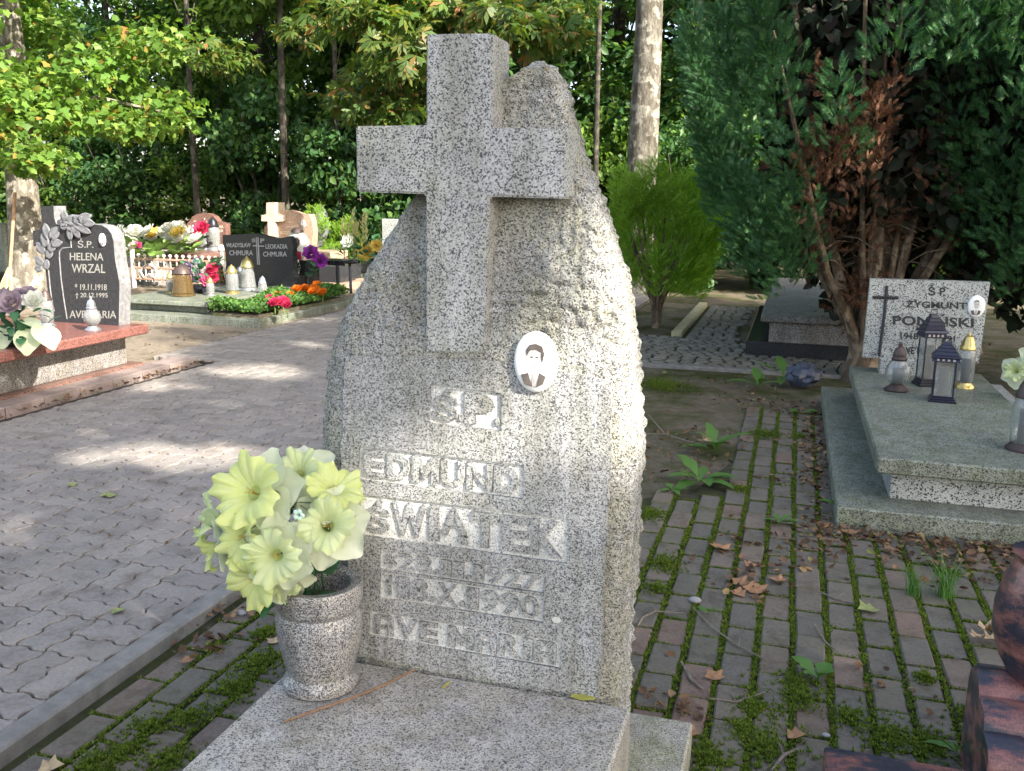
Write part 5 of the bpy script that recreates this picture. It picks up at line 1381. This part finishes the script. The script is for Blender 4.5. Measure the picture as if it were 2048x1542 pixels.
def dwarf(px, py, Y, h, r, label):
    q = at(px, py, Y=Y); t = thing('dwarf_conifer', label, 'conifer', (q.x, Y, 0)); pos, ax, L, R = [], [], [], []
    MB().tube([(0, 0, 0), (0, 0, h * .9)], .02, 6).obj('stem', MT['bark_brown'], t)
    for k in range(50):
        z = random.random() * h * .85; a = random.uniform(0, 6.28); rad = r * (1 - z / h)
        pos.append((rad * math.cos(a), rad * math.sin(a), z)); ax.append((.4 * math.cos(a), .4 * math.sin(a), 1)); L.append(.2); R.append(.09)
    p, a_, s = plume(pos, ax, L, R, 34, .09); link('sprays', scatter_mesh('sprays', *FINE, frames(a_), p, s), MT['leaf_cypress'], t)
dwarf(*C2(1625, 500), 15.6, 1.25, .42, 'cone-shaped dwarf conifer beside the beige headstone')
dwarf(*C2(1845, 500), 15.8, 1.0, .45, 'round dwarf conifer behind the black bench')

# --- trees standing outside the view towards the sun; they give the dappled shade
def lit(px, py, r, Y=None, Z=None): HOLES.append((tuple(at(px, py, Y=Y, Z=Z)), r))
for px, py, r in ((540, 738, .30), (480, 745, .18), (340, 772, .18), (250, 908, .22), (330, 915, .24), (400, 908, .20), (480, 900, .16), (180, 930, .12), (90, 1040, .16), (20, 1050, .18), (350, 1030, .09), (430, 1020, .08), (620, 690, .2), (440, 812, .08), (300, 785, .08)): lit(px, py, r * .9, Z=.03)
for px, py, r in ((340, 1205, .05), (290, 1212, .05), (375, 1240, .04), (330, 1225, .05)): lit(px, py, r + .07, Z=.03)
for px, py, r in ((1255, 560, .13), (1262, 640, .14), (1268, 720, .14), (1272, 800, .12), (1275, 880, .09), (1240, 500, .10), (1205, 570, .09), (1195, 650, .09), (1120, 610, .09), (1180, 720, .07), (1090, 680, .06), (1266, 960, .03), (1268, 1080, .02), (1205, 450, .07)): lit(px, py, r + .06, Y=2.0)
for px, py, r in ((300, 560, .7), (380, 545, .6), (330, 520, .5), (60, 540, .4), (545, 450, .5), (50, 680, .22), (90, 640, .2), (300, 590, .3)): lit(px, py, r, Z=.2)
for px, py, r in ((1640, 645, .2), (1690, 655, .18), (1420, 660, .22), (1330, 640, .3), (1410, 615, .25), (1600, 590, .2), (1300, 1225, .03), (1280, 1245, .03), (1290, 1300, .03)): lit(px, py, r, Z=.02)
for px, py, Y, r in ((1900, 130, 6.9, .25), (1980, 110, 7.0, .25), (1930, 210, 6.9, .2), (2010, 60, 7.0, .18), (1740, 260, 7.2, .22), (1660, 345, 7.1, .18), (1780, 220, 7.1, .12), (1295, 270, 14.2, .12), (1285, 215, 14.2, .10), (1400, 420, 10.3, .35), (1430, 480, 10.3, .3), (1250, 380, 10.3, .35), (1330, 430, 10.3, .3)): lit(px, py, r, Y=Y)
RNG = np.random.default_rng(77); random.seed(77)
Sh = np.array([SUN.x, SUN.y]); Sh /= np.linalg.norm(Sh); Nh = np.array([-Sh[1], Sh[0]])
for i, (d, p, zc, n) in enumerate(((10.0, -2.5, 8.0, 4200), (10.5, 1.2, 8.2, 4600), (9.6, 4.6, 8.0, 4600), (10.4, 8.2, 8.0, 4600), (10.0, 11.5, 7.6, 4000))):
    b0 = Sh * d + Nh * p
    tree('lime_tree', 'unseen tall lime tree towards the sun with crown gaps shaped for sun patches', (b0[0], b0[1], 0), 5.6, .2, ellip_clumps((0, 0, zc), (2.5, 2.5, 4.4), 60, .25), .75, int(n * 4.2), LEAF, .20, 'leaf_wood', 'bark_grey', 'unseen lime trees towards the sun', nl=6, holes=True)

# ============================================================ MOSS, LITTER, WEEDS, TWIGS
def _tuft():
    v = []; f = []
    for k in range(4):
        a = k * 1.7; c, s = math.cos(a), math.sin(a); o = len(v)
        v += [(-s * .3, c * .3, 0), (s * .3, -c * .3, 0), (c * .75, s * .75, .75)]; f.append((o, o + 1, o + 2))
    return v, f
TUFT = _tuft()
def moss():
    pts = []
    for x, y in BRICKS:
        g = mnoise.noise(Vector((x * 1.3, y * 1.3, 3))) * .6 + mnoise.noise(Vector((x * 5, y * 5, 1))) * .5
        n = int(max(10, 120 + 110 * g))
        for k in range(n):
            if k % 3: pts.append((x + BW / 2 + random.gauss(.004, .006), y + random.uniform(-.105, .105), -.002))
            else: pts.append((x + random.uniform(-.055, .055), y + BL / 2 + random.gauss(0, .006), -.004))
    nj = len(pts)
    patches = [(1510, 1420, .10), (1530, 1500, .13), (1600, 1400, .07), (1590, 1370, .09), (1780, 1480, .10), (1860, 1500, .12), (1700, 1440, .06), (1420, 1520, .10), (1480, 1460, .06), (520, 1330, .10), (470, 1380, .09), (530, 1270, .06), (300, 1460, .08), (380, 1440, .06), (250, 1510, .08), (340, 1530, .07), (1330, 1130, .10), (1310, 1180, .06), (1300, 1030, .10), (1530, 870, .12), (1600, 875, .08), (1480, 980, .06), (1850, 1360, .04), (1900, 1150, .05), (1940, 1440, .07), (180, 1535, .07), (1320, 770, .3), (430, 1300, .05)]
    for px, py, r in patches:
        c = at(px, py, Z=0)
        for k in range(int(9000 * r * r ** .3)):
            a = random.uniform(0, 6.28); q = r * abs(random.gauss(0, .5)) 
            e = 1 + .45 * mnoise.noise(Vector((math.cos(a) * 1.7 + px, math.sin(a) * 1.7, py)))
            pts.append((c.x + q * e * math.cos(a), c.y + q * e * 1.25 * math.sin(a), .004 + .012 * max(0, 1 - q / r) * random.random()))
    P_ = np.array(pts)
    blocked = ((P_[:, 0] > -1.23) & (P_[:, 0] < -.16) & (P_[:, 1] < 2.23)) | ((P_[:, 0] > .26) & (P_[:, 1] > 4.2)) | (P_[:, 0] < -1.85)
    P_ = P_[~blocked]
    ax = np.stack([RNG.normal(0, 1, len(P_)), RNG.normal(0, 1, len(P_)), RNG.normal(0, .12, len(P_))], 1)
    me = scatter_mesh('moss', *TUFT, frames(ax, np.tile([0, 0, 1.], (len(P_), 1)), .15), P_, RNG.uniform(.006, .014, len(P_)))
    o = link('moss', me, MT['moss']); o['kind'] = 'stuff'; o['label'] = 'green moss cushions in the joints of the brick paving'; o['category'] = 'moss'
moss()
CURL = ([(0, 0, .05), (.36, .28, .22), (.26, .74, .2), (0, 1, .10), (-.26, .74, .3), (-.36, .28, .12), (0, .5, -.04)], [(0, 1, 6), (1, 2, 6), (2, 3, 6), (3, 4, 6), (4, 5, 6), (5, 0, 6)])
def litter():
    pts = []
    def strip(n, x0, y0, x1, y1, w, z=.004):
        for k in range(n):
            t = random.random(); pts.append((x0 + (x1 - x0) * t + random.gauss(0, w), y0 + (y1 - y0) * t + random.gauss(0, w), z + random.random() * .02))
    strip(260, .20, 4.1, .22, 6.9, .05); strip(330, .25, 4.12, 1.45, 4.12, .07); strip(160, .5, 3.9, 1.2, 3.85, .10); strip(150, -4.72, 3.4, -4.72, 6.6, .02, .035); strip(60, -4.68, 3.4, -4.68, 6.0, .05, .034)
    strip(110, -.3, 6.8, .2, 6.5, .15); strip(80, -.6, 4.6, -.4, 5.4, .15)
    for px, py, r, n in ((1560, 1110, .14, 75), (1640, 1075, .12, 60), (1500, 1180, .10, 35), (1390, 870, .15, 40), (1590, 960, .10, 45), (1620, 900, .10, 40), (1450, 770, .3, 40), (1300, 1440, .10, 25), (1375, 1440, .06, 15), (470, 1215, .09, 30), (420, 1290, .06, 18), (380, 1270, .08, 20), (1960, 1090, .12, 50), (1850, 1085, .15, 60), (1800, 1390, .08, 10)):
        c = at(px, py, Z=0)
        for k in range(n): pts.append((c.x + random.gauss(0, r), c.y + random.gauss(0, r), .006 + random.random() * .015))
    for k in range(220):
        x, y = random.uniform(-2.5, 2), random.uniform(2.3, 13); pts.append((x, y, .004))
    for k in range(260): pts.append((random.uniform(-10, -4.8), random.uniform(6.2, 15), .004))
    crumbs = [(random.uniform(-4.6, -1.95), random.uniform(1.3, 9.5), PATH_Z + .003) for k in range(240)]
    P_ = np.array(pts)
    bad = ((P_[:, 0] > .26) & (P_[:, 1] > 4.21) & (P_[:, 1] < 7.1) & (P_[:, 0] < 1.6)) | ((P_[:, 0] > -1.23) & (P_[:, 0] < -.16) & (P_[:, 1] < 2.23)) | ((P_[:, 0] < -5.5) & (P_[:, 0] > -7.8) & (P_[:, 1] > 8.75))
    bad |= (P_[:, 0] < -1.9) & (P_[:, 0] > -4.7)
    P_ = np.concatenate([P_[~bad], np.array(crumbs)])
    n = len(P_); ax = np.stack([RNG.normal(0, 1, n), RNG.normal(0, 1, n), RNG.normal(0, .25, n)], 1)
    me = scatter_mesh('leaf_litter', *CURL, frames(ax, np.tile([0, 0, 1.], (n, 1)), .35), P_, np.where(np.arange(n) >= n - 240, RNG.uniform(.006, .022, n), RNG.uniform(.014, .042, n)))
    o = link('leaf_litter', me, MT['leaf_litter']); o['kind'] = 'stuff'; o['label'] = 'dry brown leaf litter heaped along slabs and edgings'; o['category'] = 'leaves'
litter()
# separate fallen leaves
lf = MB().add(*MAPLE); lv_m = {}
def fallen(px, py, sz, col, lab, grp, z=.012, curl=.5):
    key = col
    if key not in lv_m: lv_m[key] = plain('fallen_' + col, {'brown': (.26, .14, .07), 'tan': (.36, .26, .15), 'green': (.20, .23, .08)}[col], .8, 0, .3, 40)
    p = at(px, py, Z=z); b = MB().add([(x * sz, (y - .4) * sz, sz * (curl * x * x + .25 * curl * (y - .4) ** 2 + .05 * math.sin(9 * x + 7 * y))) for x, y, w in MAPLE[0]], MAPLE[1])
    o = tag(b.obj('fallen_leaf', lv_m[key], None, True), lab, 'leaf', grp); o.location = p; o.rotation_euler = (random.uniform(-.2, .2), random.uniform(-.2, .2), random.uniform(0, 6.28)); return o
BR = 'curled brown fallen leaf lying on the mossy bricks'
for px, py, s in ((1440, 1095, .09), (1555, 1160, .07), (1510, 1178, .08), (1478, 1186, .06), (1428, 1352, .06), (1375, 1462, .06), (1335, 1465, .07), (1590, 1470, .05), (1480, 1165, .07), (1700, 1065, .07), (1500, 1130, .05)): fallen(px, py, s, 'brown', BR, 'brown leaves on the bricks')
for px, py, s in ((1975, 1262, .08), (1985, 1280, .06), (1955, 1275, .05)): fallen(px, py, s, 'tan', 'tan curled leaf by the red and black granite vase', 'tan leaves by the granite vase', .02, 1.2)
fallen(1735, 1218, .075, 'green', 'yellow green fallen leaf flat on the bricks', None); fallen(1420, 882, .09, 'tan', 'pale broad dry leaf on bare soil behind the headstone', None)
for px, py in ((212, 990), (222, 992), (145, 970), (235, 1222)): fallen(px, py, .05, 'green', 'greenish fallen leaf on the grey wave-block path', 'green leaves on the path', .036)
fallen(100, 1534, .06, 'tan', 'tan leaf on the bricks inside the concrete kerb', None); fallen(545, 1283, .04, 'tan', 'small tan leaf beside the moss near the granite vase', None); fallen(375, 1320, .04, 'brown', 'small brown leaf below the concrete kerb', None)
# twigs
def C8(x, y): return (1240 + x * .3945, 980 + y * .3945)
tw = [([(90, 690), (115, 645), (180, 615), (330, 625)], 'pale forked twig on bricks beside the rough boulder'), ([(370, 595), (470, 700), (600, 790), (735, 858)], 'long straight grey twig across the mossy bricks'), ([(985, 680), (1040, 770), (1125, 835)], 'short bent twig in the middle of the mossy bricks'), ([(310, 870), (360, 960), (420, 1010)], 'dark thick twig near the foot of the boulder'), ([(450, 1055), (590, 1075), (735, 1025)], 'thin curved twig above the moss cushions'), ([(765, 1424), (830, 1345), (900, 1310)], 'stout brown twig among moss cushions'), ([(1000, 510), (1090, 550), (1190, 575)], 'dark slim twig toward the grass tufts')]
for pts, lab in tw:
    q = [at(*C8(x, y), Z=.012) for x, y in pts]; r0 = .0052 if 'stout' in lab or 'thick' in lab else .0036
    t = thing('twig', lab, 'twig', q[0])
    b = MB().tube([p - q[0] for p in q], [r0 * .6] + [r0] * (len(q) - 2) + [r0 * .5], 6).obj('stick', MT['twig'], t, True)
    m_ = q[len(q) // 2] - q[0]; MB().tube([m_, m_ + Vector((random.uniform(-.05, .05), .05, .006))], [r0 * .6, r0 * .3], 5).obj('side_shoot', MT['twig'], t, True)
t = thing('twig', 'long pale twig on bare soil right of the boulder', 'twig', at(1297, 830, Z=.01)); q = [at(x, y, Z=.012) - t.location for x, y in ((1297, 830), (1330, 868), (1375, 882), (1412, 890))]
MB().tube(q, [.003, .005, .005, .004], 6).obj('stick', MT['twig'], t, True); MB().tube([q[1], at(1282, 868, Z=.012) - t.location], [.004, .002], 5).obj('side_shoot', MT['twig'], t, True)
# weeds
def weed(px, py, n, L, w, lab, up=.9, mat='weed', z=0):
    t = thing('weed', lab, 'weed', at(px, py, Z=z))
    for k in range(n):
        l_ = L * random.uniform(.6, 1.15); a = 6.283 * k / n + random.uniform(-.4, .4); e = random.uniform(.25, up)
        v = []; N = 6
        for j in range(N + 1):
            s = j / N; ww = w * l_ * (.18 + math.sin(math.pi * min(1, s * .8 + .12)) * .9 if s > .2 else .18) * (1 if s < .98 else .2)
            r_ = l_ * s * math.cos(e * (1 - .35 * s)); zz = l_ * (s * math.sin(e) - .35 * s * s)
            wv = 1 + .25 * math.sin(j * 2.5)
            for side in (-1, 0, 1): v.append((r_ * math.cos(a) - side * ww * wv * math.sin(a), r_ * math.sin(a) + side * ww * wv * math.cos(a), max(.003, zz + .012 + abs(side) * ww * .25)))
        f = [(j * 3 + i, j * 3 + i + 1, (j + 1) * 3 + i + 1, (j + 1) * 3 + i) for j in range(N) for i in range(2)]
        MB().add(v, f).obj('leaf', MT[mat], t, True)
    return t
weed(1400, 968, 9, 0.208, .15, 'broad rosette of dandelion leaves on soil beside the bricks', 1.1)
weed(1430, 905, 7, 0.224, .13, 'upright dandelion clump behind the broad rosette', 1.3)
weed(1515, 775, 6, 0.272, .12, 'dock-like weed with long leaves below the cobbled walk', 1.2)
weed(1568, 760, 4, 0.288, .12, 'tall two-leaved weed between dock and blue bag', 1.45)
weed(1600, 830, 3, 0.160, .16, 'small broad-leaved weed at the far end of the bricks', .7)
weed(1560, 1050, 8, 0.088, .14, 'bluish low weed growing in a brick joint', .7)
weed(1635, 1365, 5, 0.096, .22, 'plantain sprouting through the moss among bricks', 1.3)
weed(1415, 1235, 3, 0.048, .22, 'tiny seedling beside the long grey twig', 1.3)
weed(1690, 1030, 4, 0.128, .16, 'pale weed at the open corner of the stepped grey grave', 1.4)
weed(2010, 1068, 5, 0.096, .25, 'round-leaved weed under the rim of the grey base', 1.2)
weed(1912, 1512, 4, 0.080, .13, 'thin weed by the red and black flat slab', 1.3)
weed(1345, 985, 5, 0.072, .2, 'small clover-like weed near the boulder', .6)
def tuft(px, py, n, h, lab):
    t = thing('grass_tuft', lab, 'grass', at(px, py, Z=0)); b = MB()
    for k in range(n):
        a = random.uniform(0, 6.283); l_ = h * random.uniform(.5, 1.1); o = random.uniform(.1, .65) * l_; bx_, by_ = random.gauss(0, .015), random.gauss(0, .015); w = .0018
        v = []
        for j in range(5):
            s = j / 4; v += [(bx_ + o * s * s * math.cos(a) - w * (1 - s * .8) * math.sin(a), by_ + o * s * s * math.sin(a) + w * (1 - s * .8) * math.cos(a), l_ * (s - .25 * s * s)), (bx_ + o * s * s * math.cos(a) + w * (1 - s * .8) * math.sin(a), by_ + o * s * s * math.sin(a) - w * (1 - s * .8) * math.cos(a), l_ * (s - .25 * s * s))]
        b.add(v, [(j * 2, j * 2 + 1, j * 2 + 3, j * 2 + 2) for j in range(4)])
    o = b.obj('blades', MT['grass'], t); o['kind'] = 'stuff'
tuft(1825, 1192, 60, .17, 'fine grass tuft nearer the long twig among bricks'); tuft(1888, 1198, 75, .22, 'taller fine grass tuft nearer the red and black granite')
# blue plastic bag
bp_ = at(1605, 772, Z=0); b = MB().sphere((0, 0, 0), 1, 28, 18)
vv_ = []
for x, y, z in b.v:
    d = Vector((x, y, z)); r_ = .115 * (1 + .35 * mnoise.noise(d * 2.2) + .16 * abs(mnoise.noise(d * 6)))
    vv_.append((x * r_ * 1.05, y * r_, max(-.0, .085 + z * r_ * .8)))
o = MB().add(vv_, b.f).obj('plastic_bag', MT['bag'], None, True); o.location = bp_; tag(o, 'crumpled dark blue plastic bag below the thuja', 'bag')
# pebbles
for px, py, s, lab in ((1390, 1203, .020, 'pale grey pebble between twigs on the bricks'), (483, 1228, .016, 'bluish white pebble below the granite vase'), (1652, 1472, .010, 'small white pebble beside the flat red slab')):
    p = at(px, py, Z=.006); b = MB().sphere((0, 0, s * .3), s, 10, 7, (1.2, .9, .6)); o = tag(b.obj('pebble', MT['pebble'], None, True), lab, 'stone'); o.location = p
